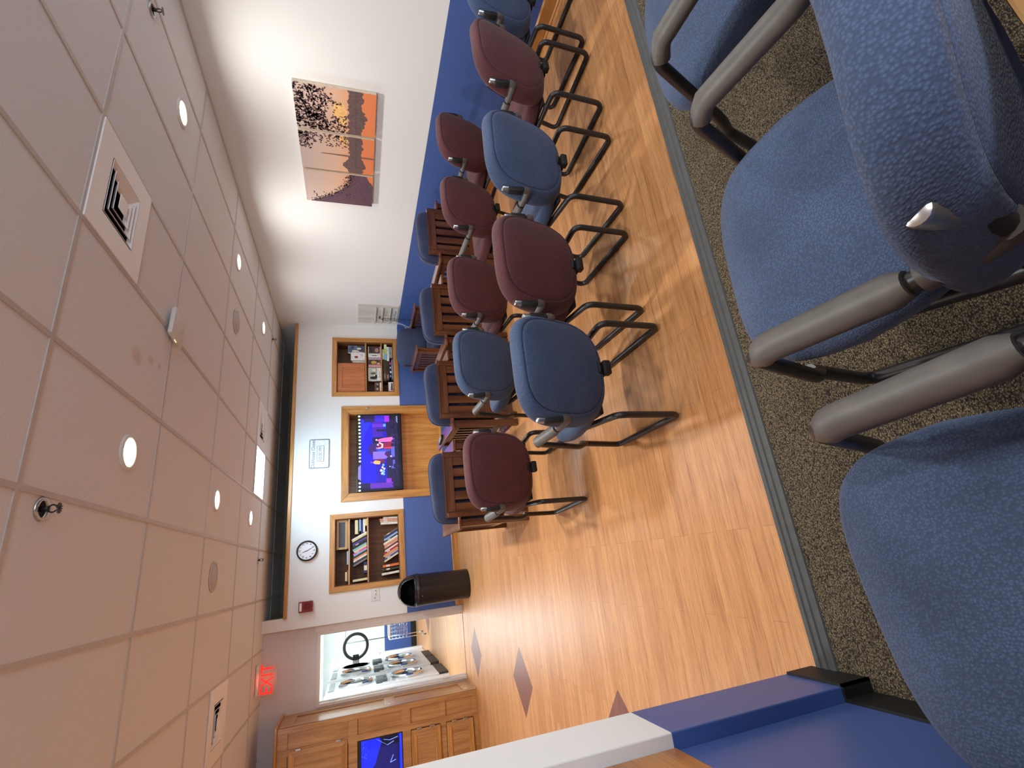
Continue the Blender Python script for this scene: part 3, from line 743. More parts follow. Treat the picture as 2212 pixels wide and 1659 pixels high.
# ------------------------------------------------------------------ sled-base guest chairs
def make_guest_chair(fab, seamm):
    root = thing('guest_chair', 'x', 'chair')
    # backrest: rounded pad, slightly wrapped and leaning back
    ol = []
    for a, b in superell(0.261, 0.240, 3.3, 64):
        ol.append((a * (1.0 - 0.10 * max(0, -b / 0.238) ** 2), b))
    def f3(a, b, d):
        y = d + 0.60 * a * a - 0.27 * b - 0.012
        return (a, y, 0.606 + b)
    prof = [(0, -0.046), (0.35, -0.046), (0.65, -0.043), (0.80, -0.039), (0.862, -0.036), (0.872, -0.0325), (0.882, -0.0355), (0.93, -0.030), (0.97, -0.018),
            (1.005, 0.004), (1.03, 0.024), (1.03, 0.040), (1.0, 0.054), (0.92, 0.062), (0.6, 0.062), (0, 0.060)]
    back = slab(ol, prof, f3).build('backrest', fab, root, smooth=True)
    pts = [f3(a * 0.872, b * 0.872, -0.0335) for a, b in ol]
    MB().tube(pts + [pts[0]], 0.0016, 5, caps=False).build('seam', seamm, back, smooth=True)
    # seat
    os_ = []
    for a, b in superell(0.256, 0.258, 3.4, 64):
        os_.append((a * (1 - 0.16 * max(0, -b / 0.258)), b))
    def g3(a, b, d):
        wf = max(0, b - 0.12)
        z = d - 1.6 * wf * wf - 0.10 * a * a * (1 if d > 0.43 else 0)
        return (a, 0.312 + b, z)
    prof = [(0, 0.384), (0.85, 0.384), (0.95, 0.390), (0.99, 0.405), (1.0, 0.425), (0.995, 0.448), (0.96, 0.466), (0.90, 0.474), (0.6, 0.480), (0, 0.480)]
    slab(os_, prof, g3).build('seat', fab, root, smooth=True)
    MB().rbox(-0.20, 0.20, 0.10, 0.46, 0.366, 0.387, 0.008).build('seat_pan', M['black'], root)
    # spine that carries the backrest
    mb = MB(); mb.tube(fillet([(0, 0.24, 0.364), (0, 0.03, 0.358), (0, 0.0, 0.41)], 0.05), 0.028, 8, ry=0.009)
    mb.rbox(-0.036, 0.036, -0.012, 0.03, 0.347, 0.385, 0.008)
    mb.build('back_support', M['black'], root, smooth='auto')
    for s in (-1, 1):
        arm = MB().tube(fillet([(s * 0.249, -0.004, 0.735), (s * 0.250, -0.010, 0.612), (s * 0.262, 0.07, 0.618), (s * 0.268, 0.372, 0.640), (s * 0.268, 0.490, 0.335), (s * 0.240, 0.535, 0.268)],
                               {1: 0.05, 3: 0.05, 4: 0.03, 'd': 0.05}, 7), 0.0155, 12).build('arm', M['tube'], root, smooth='auto')
        # rubber arm pad, swollen and rounded at both ends
        pp = []; rr = []
        for k in range(13):
            u = k / 12
            y = 0.104 + u * 0.268
            pp.append((s * (0.2625 + 0.0055 * u), y, 0.622 + 0.0195 * u - (0.03 * max(0, u - 0.86) / 0.14 * 1.0)))
            rr.append(0.0275 if 0 < k < 12 else 0.019)
        MB().tube(pp, rr, 14, ry=0.022).build('arm_pad', M['pad'], arm, smooth='auto')
        MB().tube(fillet([(s * 0.2505, -0.0095, 0.640), (s * 0.250, -0.009, 0.616), (s * 0.257, 0.040, 0.617), (s * 0.2620, 0.090, 0.6205)], 0.03, 5), 0.0205, 12).build('rear_sleeve', M['pad'], arm, smooth='auto')
        MB().rbox(s * 0.252 - 0.018, s * 0.252 + 0.018, -0.022, 0.018, 0.645, 0.730, 0.008).build('bracket', M['black'], root, smooth='auto')
        MB().lathe([(0.0165, 0.695), (0.0166, 0.753), (0.0150, 0.758), (0.011, 0.7605), (0.0001, 0.761)], 16, mat=Matrix.Translation((s * 0.249, -0.004, 0)), close=False).build('end_cap', M['steel'], arm, smooth='auto')
        MB().tube(fillet([(s * 0.240, 0.532, 0.30), (s * 0.240, 0.545, 0.24), (s * 0.240, 0.600, 0.0165), (s * 0.238, 0.012, 0.0165), (s * 0.236, -0.002, 0.356), (s * 0.20, 0.34, 0.356)],
                         {1: 0.04, 2: 0.05, 3: 0.05, 4: 0.05, 'd': 0.04}, 7), 0.0162, 12).build('leg_frame', M['tube'], root, smooth='auto')
    return root
chairB = make_guest_chair(M['fab_blue'], M['seam'])
chairR = make_guest_chair(M['fab_red'], M['seam'])
used = set()
def place_chair(kind, x, y, rz, z, label, group):
    p = chairB if kind == 'b' else chairR
    c = p if kind not in used else copy_tree(p)
    if kind in used: pass
    used.add(kind)
    c.location = (x, y, z); c.rotation_euler = (0, 0, math.radians(rz))
    tag(c, label, 'chair', group); return c
GN, GF, GP = 'front-facing row of chairs nearest the platform', 'second row of chairs behind the mission armchairs', 'blue chairs on the carpeted platform'
CH = [
 ('b', 0.790, 1.872, 0.0, 0, 'blue fabric chair at the walkway end of the row along the platform step', GN),
 ('r', 1.416, 1.945, -2.5, 0, 'large burgundy fabric chair standing between two blue chairs by the platform step', GN),
 ('b', 2.085, 1.900, -3.5, 0, 'blue fabric chair between two burgundy chairs in the row by the platform step', GN),
 ('r', 2.845, 1.900, 2.0, 0, 'burgundy fabric chair beside the white and blue wall, half hidden by a blue chair', GN),
 ('b', 3.475, 1.900, -4.0, 0, 'blue fabric chair cut off by the picture edge against the blue wall', GN),
 ('r', 0.550, 3.020, 2.5, 0, 'burgundy fabric chair with a torn spot, at the open walkway end of the second row', GF),
 ('b', 1.335, 3.080, 0.0, 0, 'blue-grey fabric chair, the only blue one in the second row', GF),
 ('r', 1.960, 3.075, 0.0, 0, 'burgundy fabric chair next to the only blue chair of the second row', GF),
 ('r', 2.750, 3.085, 2.0, 0, 'burgundy fabric chair second from the wall in the row before the mission armchairs', GF),
 ('r', 3.420, 3.060, 1.0, 0, 'burgundy fabric chair of the second row standing closest to the blue wall', GF),
 ('b', 0.530, 0.240, -4.0, ZP, 'big blue chair on the carpet with a silver tube end showing on its backrest', GP),
 ('b', -0.102, 0.160, 5.5, ZP, 'blue chair on the carpet beside the blue wall end, its seat filling the bottom corner', GP),
 ('b', 1.350, 0.278, 1.0, ZP, 'blue chair on the carpet partly cut off, next to the rubber step edge', GP),
]
chairs = [place_chair(*c) for c in CH]
for c in chairs:                       # the chairs on the platform are a wider-backed kind
    if c.location.z > 0.1:
        for k_ in kids(c):
            if k_.name.startswith('bracket'): k_.location.x = -0.016 if k_.data.vertices[0].co.x > 0 else 0.016
            for q_ in kids(k_):
                if q_.name.startswith('end_cap'): q_.location = (0, 0, 0.012)
            if k_.name.startswith('backrest'): k_.scale = (1.05, 1.0, 1.0)
# small tear with pale stuffing on one burgundy backrest
tr = MB(); tr.poly([(0.004, 0, 0.012), (0.010, 0, 0.0), (0.003, 0, -0.010), (-0.006, 0, -0.002)])
for c in kids(chairs[5]):
    if c.name.startswith('backrest'):
        o = tr.build('torn_spot', plain('stuffing', (206, 176, 150), 0.9), c); o.location = (0.03, -0.059, 0.792)

# ------------------------------------------------------------------ mission armchairs
def make_mission_chair():
    root = thing('mission_armchair', 'x', 'armchair')
    HB = 0.292                       # half width of the back frame
    for s in (-1, 1):
        MB().rbox(s * HB - (0.05 if s > 0 else 0), s * HB + (0.05 if s < 0 else 0), 0.0, 0.04, 0.0, 0.745, 0.004).build('leg', M['mission'], root)
        MB().rbox(s * 0.345 - 0.03, s * 0.345 + 0.03, 0.74, 0.80, 0.0, 0.632, 0.004).build('leg', M['mission'], root)
        MB().rbox(s * 0.345 - 0.03, s * 0.345 + 0.03, 0.0, 0.05, 0.0, 0.632, 0.004).build('leg', M['mission'], root)
        MB().rbox(s * 0.347 - 0.056, s * 0.347 + 0.056, -0.012, 0.86, 0.632, 0.656, 0.005).build('arm', M['mission_y'], root)
        mb = MB(); mb.box(s * 0.345 - 0.011, s * 0.345 + 0.011, 0.05, 0.74, 0.555, 0.632); mb.box(s * 0.345 - 0.011, s * 0.345 + 0.011, 0.05, 0.74, 0.15, 0.215)
        for k in range(7):
            y = 0.10 + k * 0.092; mb.box(s * 0.345 - 0.007, s * 0.345 + 0.007, y, y + 0.04, 0.215, 0.555)
        # curved corbel under the front of the arm
        cb = [(0.80, 0.63), (0.855, 0.63), (0.85, 0.60), (0.83, 0.55), (0.81, 0.50), (0.80, 0.44)]
        mb.prism(cb, lambda a, b, d: (d, a, b), s * 0.345 - 0.012, s * 0.345 + 0.012)
        mb.build('side_panel', M['mission'], root)
    mb = MB()
    mb.rbox(-HB + 0.05, HB - 0.05, 0.004, 0.034, 0.670, 0.745, 0.003, 1)
    mb.rbox(-HB + 0.05, HB - 0.05, 0.004, 0.034, 0.235, 0.31, 0.003, 1)
    n, gap = 5, 0.030; tot = 2 * (HB - 0.05); wd = (tot - (n - 1) * gap) / n
    for k in range(n):
        x = -HB + 0.05 + k * (wd + gap); mb.box(x, x + wd, 0.012, 0.026, 0.31, 0.67)
    mb.box(-HB - 0.001, HB + 0.001, -0.002, 0.042, 0.745, 0.757, 1)
    mb.build('back_panel', [M['mission'], M['mission_x']], root)
    mb = MB(); mb.box(-0.315, 0.315, 0.76, 0.785, 0.20, 0.29); mb.box(-0.31, 0.31, 0.05, 0.76, 0.22, 0.235)
    mb.build('seat_frame', M['mission_x'], root)
    # cushions
    ol = superell(0.305, 0.325, 7, 56)
    prof = [(0, 0.236), (0.93, 0.237), (0.985, 0.26), (1.0, 0.31), (0.985, 0.37), (0.93, 0.395), (0.6, 0.41), (0, 0.412)]
    sc_ = slab(ol, prof, lambda a, b, d: (a, 0.455 + b, d)).build('seat_cushion', M['fab_navy'], root, smooth=True)
    ol = superell(0.318, 0.252, 6, 64)
    def f3(a, b, d): return (a - 0.015, 0.130 + d - 0.14 * (b) , 0.618 + b - 0.02 * (a / 0.3) ** 4 + 0.008 * math.sin(a * 9))
    prof = [(0, -0.062), (0.80, -0.062), (0.93, -0.055), (0.985, -0.03), (1.0, 0.0), (0.99, 0.035), (0.94, 0.075), (0.8, 0.10), (0.5, 0.112), (0, 0.115)]
    bc = slab(ol, prof, f3).build('back_cushion', M['fab_navy'], root, smooth=True)
    pts = [f3(a * 1.003, b * 1.003, 0.0) for a, b in ol]
    MB().tube(pts + [pts[0]], 0.005, 6, caps=False).build('piping', M['fab_navy'], bc, smooth=True)
    return root
mis = make_mission_chair()
MG = 'dark oak mission armchairs with blue cushions'
ML = [(0.668, 4.285, 0.0, 'dark oak mission armchair at the walkway end, its open flat arm towards the black bin'),
      (1.565, 4.262, 0.0, 'dark oak mission armchair with a remote control lying on its flat arm'),
      (2.435, 4.272, 0.0, 'dark oak mission armchair behind two burgundy chairs, below the phone charging board'),
      (3.395, 4.272, 0.0, 'dark oak mission armchair closest to the wall with the sunset canvases, facing the television'),
      (3.365, 7.33, 180.0, 'dark oak mission armchair in the far corner under the game shelves, turned towards the viewer')]
for i, (x, y, rz, lb) in enumerate(ML):
    c = mis if i == 0 else copy_tree(mis)
    c.location = (x, y, 0); c.rotation_euler = (0, 0, math.radians(rz)); tag(c, lb, 'armchair', MG)
# remote control on an arm
t = thing('remote_control', 'small black remote control on the purple-lit armchair arm', 'remote control', (1.213, 4.84, 0.657), math.radians(10))
MB().rbox(-0.024, 0.024, -0.09, 0.09, 0.0, 0.02, 0.006).build('body', M['black'], t, smooth='auto')
mb = MB()
for i in range(3):
    for j in range(5): mb.lathe([(0.0045, 0.0195), (0.0045, 0.0225), (0.0001, 0.0228)], 8, mat=Matrix.Translation((-0.013 + i * 0.013, -0.06 + j * 0.026, 0)), close=False)
mb.build('buttons', M['plastic_white'], t)

# high table edge behind the platform chairs
t = thing('side_table', 'pale oak table edge in the bottom corner behind the big blue chair', 'table', (0.95, -0.24, ZP))
MB().rbox(-0.70, 0.75, -0.38, 0.378, 0.71, 0.742, 0.006).build('tabletop', wood('table_oak', (176, 124, 66), (206, 158, 96), (222, 178, 118), 'x', 0.35, 0.3), t, smooth='auto')
MB().rbox(-0.32, -0.25, -0.3, 0.3, 0.03, 0.71, 0.006).build('leg', M['black'], t)
MB().rbox(0.42, 0.49, -0.3, 0.3, 0.03, 0.71, 0.006).build('leg', M['black'], t)
for x in (-0.285, 0.455): MB().rbox(x - 0.04, x + 0.04, -0.36, 0.37, 0.0, 0.032, 0.008).build('foot', M['black'], t)
# ------------------------------------------------------------------ books
BC = {'white': (226, 222, 210), 'cream': (222, 206, 160), 'pale yellow': (214, 206, 140), 'black': (26, 24, 26), 'purple': (92, 66, 140), 'grey': (120, 116, 116), 'teal': (128, 190, 180),
      'orange': (226, 108, 58), 'pink': (222, 84, 160), 'light blue': (150, 176, 214), 'dark green': (38, 62, 36), 'salmon': (220, 142, 110), 'navy blue': (32, 48, 96), 'blue': (52, 82, 160),
      'red': (172, 40, 38), 'dark red': (120, 28, 34), 'brown': (120, 92, 66), 'tan': (196, 160, 128), 'charcoal': (52, 50, 54)}
PAGES = plain('book_pages', (226, 218, 198), 0.8, vary=0.03)
LBAND = plain('book_band', (216, 206, 196), 0.6)
def bm_mat(c): return plain('cover_' + c.replace(' ', '_'), BC[c], 0.5)
def book(c, label, x, z, th, ht, tilt=0.0, depth=0.16, y0=YT + 0.035, group=None, flat=False, band=True):
    """upright book: x = left lower corner; tilt in degrees, positive leans to the left"""
    mb = MB(); cv = 0.003
    mb.box(0, cv, 0, depth, 0, ht); mb.box(th - cv, th, 0, depth, 0, ht)                    # boards
    mb.box(cv, th - cv, 0, 0.004, 0, ht)                                                      # spine
    mb.box(cv, th - cv, 0.004, depth - 0.006, 0.004, ht - 0.004, 1)                           # pages
    if band and th > 0.015: mb.box(cv + 0.001, th - cv - 0.001, -0.0006, 0.0, ht * 0.58, ht * 0.80, 2)
    o = mb.build('book', [bm_mat(c), PAGES, LBAND])
    o.location = (x, y0, z)
    o.rotation_euler = (0, math.radians(90 if flat else -tilt), 0)
    if flat: o.location = (x, y0, z + th)
    return tag(o, label, 'book', group)
ORD = ['first', 'second', 'third', 'fourth', 'fifth', 'sixth', 'seventh', 'eighth', 'ninth', 'tenth', 'eleventh', 'twelfth', 'thirteenth', 'fourteenth', 'fifteenth', 'sixteenth']
rb = random.Random(11)
# middle shelf, the leaning row; laid out from the left
S2, S1, S0 = 1.3526, 1.6126, BZ0 + 0.0168
row = ['grey', 'charcoal', 'white', 'salmon', 'dark green', 'light blue', 'pink', 'cream', 'teal', 'black', 'charcoal', 'purple', 'black', 'pale yellow', 'white']
x = 0.208; G2 = 'books leaning on the middle shelf of the book-filled bookcase'
for i, c in enumerate(row):
    th = 0.019 + rb.random() * 0.008; ht = 0.196 + (0.022 if i > 8 else 0) + rb.random() * 0.018
    book(c, '%s book leaning on the middle bookcase shelf, %s from the flat blue book' % (c, ORD[i]), x, S2, th, ht, 25.5, group=G2, band=i % 4 == 2)
    x += th / math.cos(math.radians(25.5)) + 0.0012
# flat pile at the right of the middle shelf
G = 'flat pile of books on the middle shelf'
z = S2
for i, (c, th, w, dx) in enumerate((('pale yellow', 0.026, 0.10, 0.0), ('white', 0.028, 0.19, 0.0), ('navy blue', 0.03, 0.19, -0.012), ('light blue', 0.022, 0.17, 0.0), ('dark green', 0.018, 0.20, -0.01), ('cream', 0.042, 0.20, -0.008))):
    book(c, '%s book lying flat in the pile on the middle bookcase shelf' % c, 0.775 - w + dx, z, th, w, group=G, flat=True, band=False); z += th + 0.0006
fb = book('navy blue', 'flat blue book with a white label at the foot of the leaning middle row', 0.02, S2, 0.05, 0.15, group=G2, flat=True, band=False)
MB().box(0.004, 0.046, -0.0008, 0.0, 0.035, 0.100).build('spine_label', PAGES, fb)
book('cream', 'cream book standing alone at the door end of the middle bookcase shelf', -0.075, S2, 0.030, 0.20, 3.0, group=G2)
# top shelf: two low piles
book('light blue', 'lavender booklets lying flat in the middle of the top bookcase shelf', 0.16, S1, 0.022, 0.18, flat=True, band=False)
book('brown', 'brown book lying flat at the door end of the top bookcase shelf', -0.07, S1, 0.02, 0.15, flat=True, band=False)
book('cream', 'cream book lying on the brown one at the door end of the top shelf', -0.06, S1 + 0.0206, 0.022, 0.12, flat=True, band=False)
# framed dark panel
L = (0.60, YT + 0.05, S1)
t = thing('framed_panel', 'pale wood frame around a dark grey panel on the top shelf', 'picture frame', L)
mb = MB(); x0, x1, z0, z1 = 0.372 + 0.03, 0.782 - 0.03, S1 + 0.045, 1.776 - 0.03
casing(mb, x0, x1, z0, z1, 0.030, YT + 0.045, YT + 0.065)
mb.build('frame', [wood('pale_frame', (170, 130, 78), (196, 158, 100), (208, 174, 120), 'x'), _mc['pale_frame']], t, L)
MB().box(x0 - 0.002, x1 + 0.002, YT + 0.056, YT + 0.062, z0 - 0.002, z1 + 0.002).build('panel', plain('slate', (76, 78, 84), 0.7), t, L)
MB().box(x0 - 0.02, x1 + 0.02, YT + 0.05, YT + 0.08, S1, z0 - 0.028).build('foot', _mc['pale_frame'], t, L)
# bottom shelf
x = 0.236; G1 = 'books leaning on the bottom shelf of the book-filled bookcase'
row = ['cream', 'blue', 'tan', 'salmon', 'red', 'white', 'dark red', 'tan', 'salmon', 'white', 'charcoal', 'light blue', 'navy blue', 'brown']
for i, c in enumerate(row):
    th = 0.0185 + rb.random() * 0.007; ht = 0.205 + rb.random() * 0.03
    tl = 28.0
    book(c, '%s book leaning on the bottom bookcase shelf, %s from the upright orange book' % (c, ORD[i]), x, S0, th, ht, tl, group=G1, band=i % 3 == 1)
    x += th / math.cos(math.radians(tl)) + 0.0014
G1b = 'upright books at the ends of the bottom shelf'
for c, xx, th, ht, tl in (('orange', 0.075, 0.034, 0.225, 4.0), ('dark green', 0.030, 0.030, 0.225, 4.0), ('white', -0.028, 0.030, 0.245, 4.0)):
    book(c, '%s book standing at the door end of the bottom bookcase shelf' % c, xx, S0, th, ht, tl, group=G1b)
for i, (c, xx, th, ht, tl) in enumerate((('white', 0.664, 0.026, 0.245, -2), ('tan', 0.692, 0.026, 0.255, -2), ('salmon', 0.720, 0.026, 0.26, -2), ('white', 0.748, 0.022, 0.21, -2))):
    nm = 'thin white' if i == 3 else c
    o = book(c, '%s upright book at the television end of the bottom bookcase shelf' % nm, xx, S0, th, ht, tl, group=G1b)
    o.location.z += th * math.sin(math.radians(2))

# ------------------------------------------------------------------ boxed games in the right bookcase
R2, R1, R0 = 1.3526, 1.1006, BZ0 + 0.0168
def gamebox(name, label, x0, x1, y0, d, z0, z1, side, patches, cat='game box', group=None, rot=0.0):
    """box with a printed front: patches are (a0, b0, a1, b1, material) in 0..1 of the front"""
    L = ((x0 + x1) / 2, y0 + d / 2, z0)
    t = thing(name, label, cat, L, math.radians(rot), group)
    MB().rbox(x0, x1, y0, y0 + d, z0, z1, 0.0015).build('carton', side, t, L)
    if patches:
        P = Patch((x0 + 0.001, y0 - 0.0005, z0 + 0.001), (x1 - x0 - 0.002, 0, 0), (0, 0, z1 - z0 - 0.002), (0, -1, 0))
        for pt in patches:
            if len(pt) == 5: P.rect(*pt)
            else: P.oval(*pt)
        P.mb.build('print', P.m, t, L)
    return t
def pc(n, c): return plain('print_' + n, c, 0.45, vary=0.12, scale=60)
W_, K_, G_ = pc('white', (222, 220, 216)), pc('black', (32, 28, 26)), pc('grey', (140, 138, 134))
GG = 'boxed games in the oak bookcase by the corner'
YG = YT + 0.03
gamebox('puzzle_box', 'blue and grey mountain picture box at the corner end of the upper game shelf', 3.50, 3.64, YG + 0.05, 0.05, R2, 1.625, pc('navy', (34, 46, 66)),
        [(0, 0, 1, 1, pc('steel', (86, 104, 124))), (0, 0, 1, 0.45, pc('slate', (46, 56, 68))), (0.1, 0.5, 0.16, 0.5, W_, 9), (0.3, 0.62, 0.14, 0.3, W_, 9), (0.62, 0.35, 0.14, 0.14, W_, 9), (0.75, 0.75, 0.2, 0.12, pc('navy', (34, 46, 66)), 9), (0.45, 0.85, 0.4, 0.1, pc('dusk', (60, 78, 100)), 9)], group=GG, rot=-14)
gamebox('game_box', 'white box with a dark red square on the upper game shelf', 3.345, 3.485, YG, 0.06, R2, 1.578, W_, [(0, 0, 1, 1, W_), (0.28, 0.5, 0.56, 0.74, pc('brick', (150, 44, 34))), (0.56, 0.16, 0.84, 0.2, G_), (0.6, 0.26, 0.8, 0.29, G_)], group=GG)
gamebox('game_box', 'thin pale box squeezed between the white box and the cupboard door', 3.306, 3.338, YG + 0.01, 0.06, R2, 1.552, pc('ivory', (206, 198, 188)), [], group=GG)
gamebox('puzzle_box', 'puzzle box with a dark canyon picture over a white strip', 3.40, 3.605, YG, 0.05, R1, 1.302, W_, [(0, 0, 1, 1, W_), (0.36, 0.04, 1, 0.96, pc('canyon', (74, 56, 50))), (0.66, 0.3, 0.2, 0.16, pc('rose', (176, 130, 130)), 9), (0.55, 0.75, 0.14, 0.1, K_, 9), (0.8, 0.8, 0.12, 0.1, K_, 8), (0.14, 0.3, 0.2, 0.7, K_)], group=GG)
gamebox('puzzle_box', 'puzzle box with a golden star on a dark and pink picture', 3.222, 3.392, YG, 0.05, R1, 1.300, pc('mauve', (110, 70, 78)), [(0, 0, 1, 1, pc('mauve', (110, 70, 78))), (0, 0, 0.3, 1, pc('blush', (206, 150, 146))), (0.28, 0.15, 0.78, 0.95, pc('bronze', (60, 50, 30))), (0.52, 0.56, 0.2, 0.26, pc('gold', (186, 156, 78)), 5), (0.82, 0, 1, 1, pc('lilac', (176, 156, 176))), (0.4, 0.2, 0.1, 0.14, pc('peach', (214, 166, 126)), 8)], group=GG)
gamebox('puzzle_box', 'white puzzle box with a black and white picture next to the golden star one', 2.985, 3.214, YG, 0.05, R1, 1.302, W_, [(0, 0, 1, 1, W_), (0.03, 0.3, 0.97, 0.97, pc('fog', (176, 176, 160))), (0.2, 0.6, 0.12, 0.3, K_, 9), (0.55, 0.62, 0.1, 0.24, pc('moss', (96, 96, 60)), 8), (0.4, 0.48, 0.08, 0.12, W_, 7), (0.3, 0.40, 0.16, 0.1, K_, 8), (0.8, 0.5, 0.1, 0.2, W_, 8), (0.72, 0.34, 0.93, 0.42, pc('ochre', (176, 150, 60))), (0.2, 0.08, 0.7, 0.12, G_)], group=GG)
gamebox('puzzle_box', 'small brown puzzle box lying low at the door end of the middle game shelf', 2.785, 2.955, YG + 0.01, 0.07, R1, 1.205, pc('umber', (92, 66, 60)), [(0, 0, 1, 1, pc('umber', (92, 66, 60))), (0, 0, 1, 0.2, W_), (0.3, 0.6, 0.12, 0.2, pc('sand', (190, 160, 140)), 7), (0.6, 0.55, 0.1, 0.25, K_, 7), (0.8, 0.6, 0.08, 0.2, pc('rose', (176, 130, 130)), 7)], group=GG)
# bottom: flat stacks
gamebox('game_box', 'pale grey game box lying at the bottom of the corner stack', 3.40, 3.60, YG, 0.18, R0, 0.958, pc('ash', (150, 150, 148)), [(0, 0, 1, 1, pc('ash', (150, 150, 148))), (0.2, 0.2, 0.5, 0.8, G_)], group=GG)
gamebox('game_box', 'long white game box lying on the pale grey one in the corner stack', 3.34, 3.60, YG - 0.005, 0.19, 0.959, 0.998, W_, [], group=GG)
gamebox('game_box', 'long green and blue game box sticking out of the corner stack', 3.36, 3.645, YG - 0.008, 0.19, 0.999, 1.042, pc('lime', (168, 204, 84)), [(0, 0, 0.36, 1, pc('sky', (120, 176, 222))), (0.36, 0, 0.7, 1, pc('lime', (168, 204, 84))), (0.7, 0, 1, 1, pc('cream', (226, 232, 190)))], group=GG)
gamebox('game_box', 'white game box with a small emblem, topmost of the corner stack', 3.37, 3.555, YG, 0.18, 1.043, 1.077, W_, [(0.7, 0.25, 0.8, 0.75, G_)], group=GG)
gamebox('game_box', 'flat light blue game box under the dark puzzle boxes', 3.02, 3.36, YG - 0.01, 0.18, R0, 0.925, pc('azure', (96, 146, 206)), [(0.3, 0.2, 0.7, 0.8, pc('pale_azure', (150, 186, 226)))], group=GG)
gamebox('puzzle_box', 'flat black puzzle box with pink and white pictures on its side', 3.03, 3.33, YG - 0.004, 0.18, 0.926, 0.965, K_, [(0.1, 0.5, 0.06, 0.35, pc('rose', (176, 130, 130)), 8), (0.35, 0.4, 0.07, 0.4, W_, 8), (0.62, 0.5, 0.06, 0.4, pc('blush', (206, 150, 146)), 8), (0.8, 0.15, 0.95, 0.85, pc('crimson', (180, 60, 70)))], group=GG)
gamebox('puzzle_box', 'flat dark brown puzzle box in the middle of the dark stack', 2.99, 3.33, YG, 0.18, 0.966, 1.013, pc('bark', (58, 46, 38)), [(0.08, 0.2, 0.3, 0.8, pc('tan', (160, 120, 96))), (0.5, 0.3, 0.8, 0.7, K_)], group=GG)
gamebox('puzzle_box', 'flat olive brown puzzle box on top of the dark stack', 2.98, 3.34, YG - 0.004, 0.18, 1.014, 1.062, pc('olive', (74, 62, 46)), [(0.1, 0.25, 0.34, 0.8, pc('stone', (120, 112, 96))), (0.5, 0.2, 0.86, 0.6, pc('bark', (58, 46, 38)))], group=GG)
gamebox('puzzle_box', 'small pink and white puzzle box at the door end of the bottom game shelf', 2.785, 2.955, YG, 0.06, R0, 0.985, pc('salmon', (214, 150, 146)), [(0.1, 0.02, 1, 1, W_), (0.15, 0.1, 0.9, 0.5, pc('charcoal', (76, 66, 68))), (0.55, 0.45, 0.9, 0.9, pc('paper', (226, 214, 212)))], group=GG)

# ------------------------------------------------------------------ three sunset canvases on the right wall
CG = 'three-part sunset canvas on the white wall'
CANV = [(3.205, 3.668, 1.318, 2.006), (3.700, 4.158, 1.318, 2.006), (4.190, 4.640, 1.318, 2.006)]
def sky_mat():
    k = NT('sunset_print')
    tc = k.n('ShaderNodeTexCoord'); sp = k.n('ShaderNodeSeparateXYZ'); k.l(tc.outputs['Object'], sp.inputs[0])
    # local z 0..0.69 on the canvas; y carries the sun glow
    h = k.math('DIVIDE', sp.outputs[2], 0.688)
    c = k.ramp(h, [(0.0, lin((226, 128, 74))), (0.20, lin((230, 132, 84))), (0.30, lin((226, 160, 118))), (0.5, lin((218, 176, 146))), (0.75, lin((206, 176, 160))), (1.0, lin((196, 174, 164)))])
    k.base(c); k.set(Roughness=0.75); return k.m
SKY = sky_mat()
SUNY = plain('print_sun', (238, 188, 116), 0.75); LEAF = plain('print_leaf', (86, 61, 62), 0.75, vary=0.15, scale=90); TREE = plain('print_treeline', (104, 80, 76), 0.75, vary=0.2, scale=120)
TREE2 = plain('print_plum', (96, 66, 78), 0.75, vary=0.2, scale=120); OBEL = plain('print_obelisk', (128, 94, 86), 0.75); CANVAS = plain('canvas_edge', (214, 198, 178), 0.8)
TORANGE = plain('print_orange', (226, 134, 84), 0.75)
rl = random.Random(5)
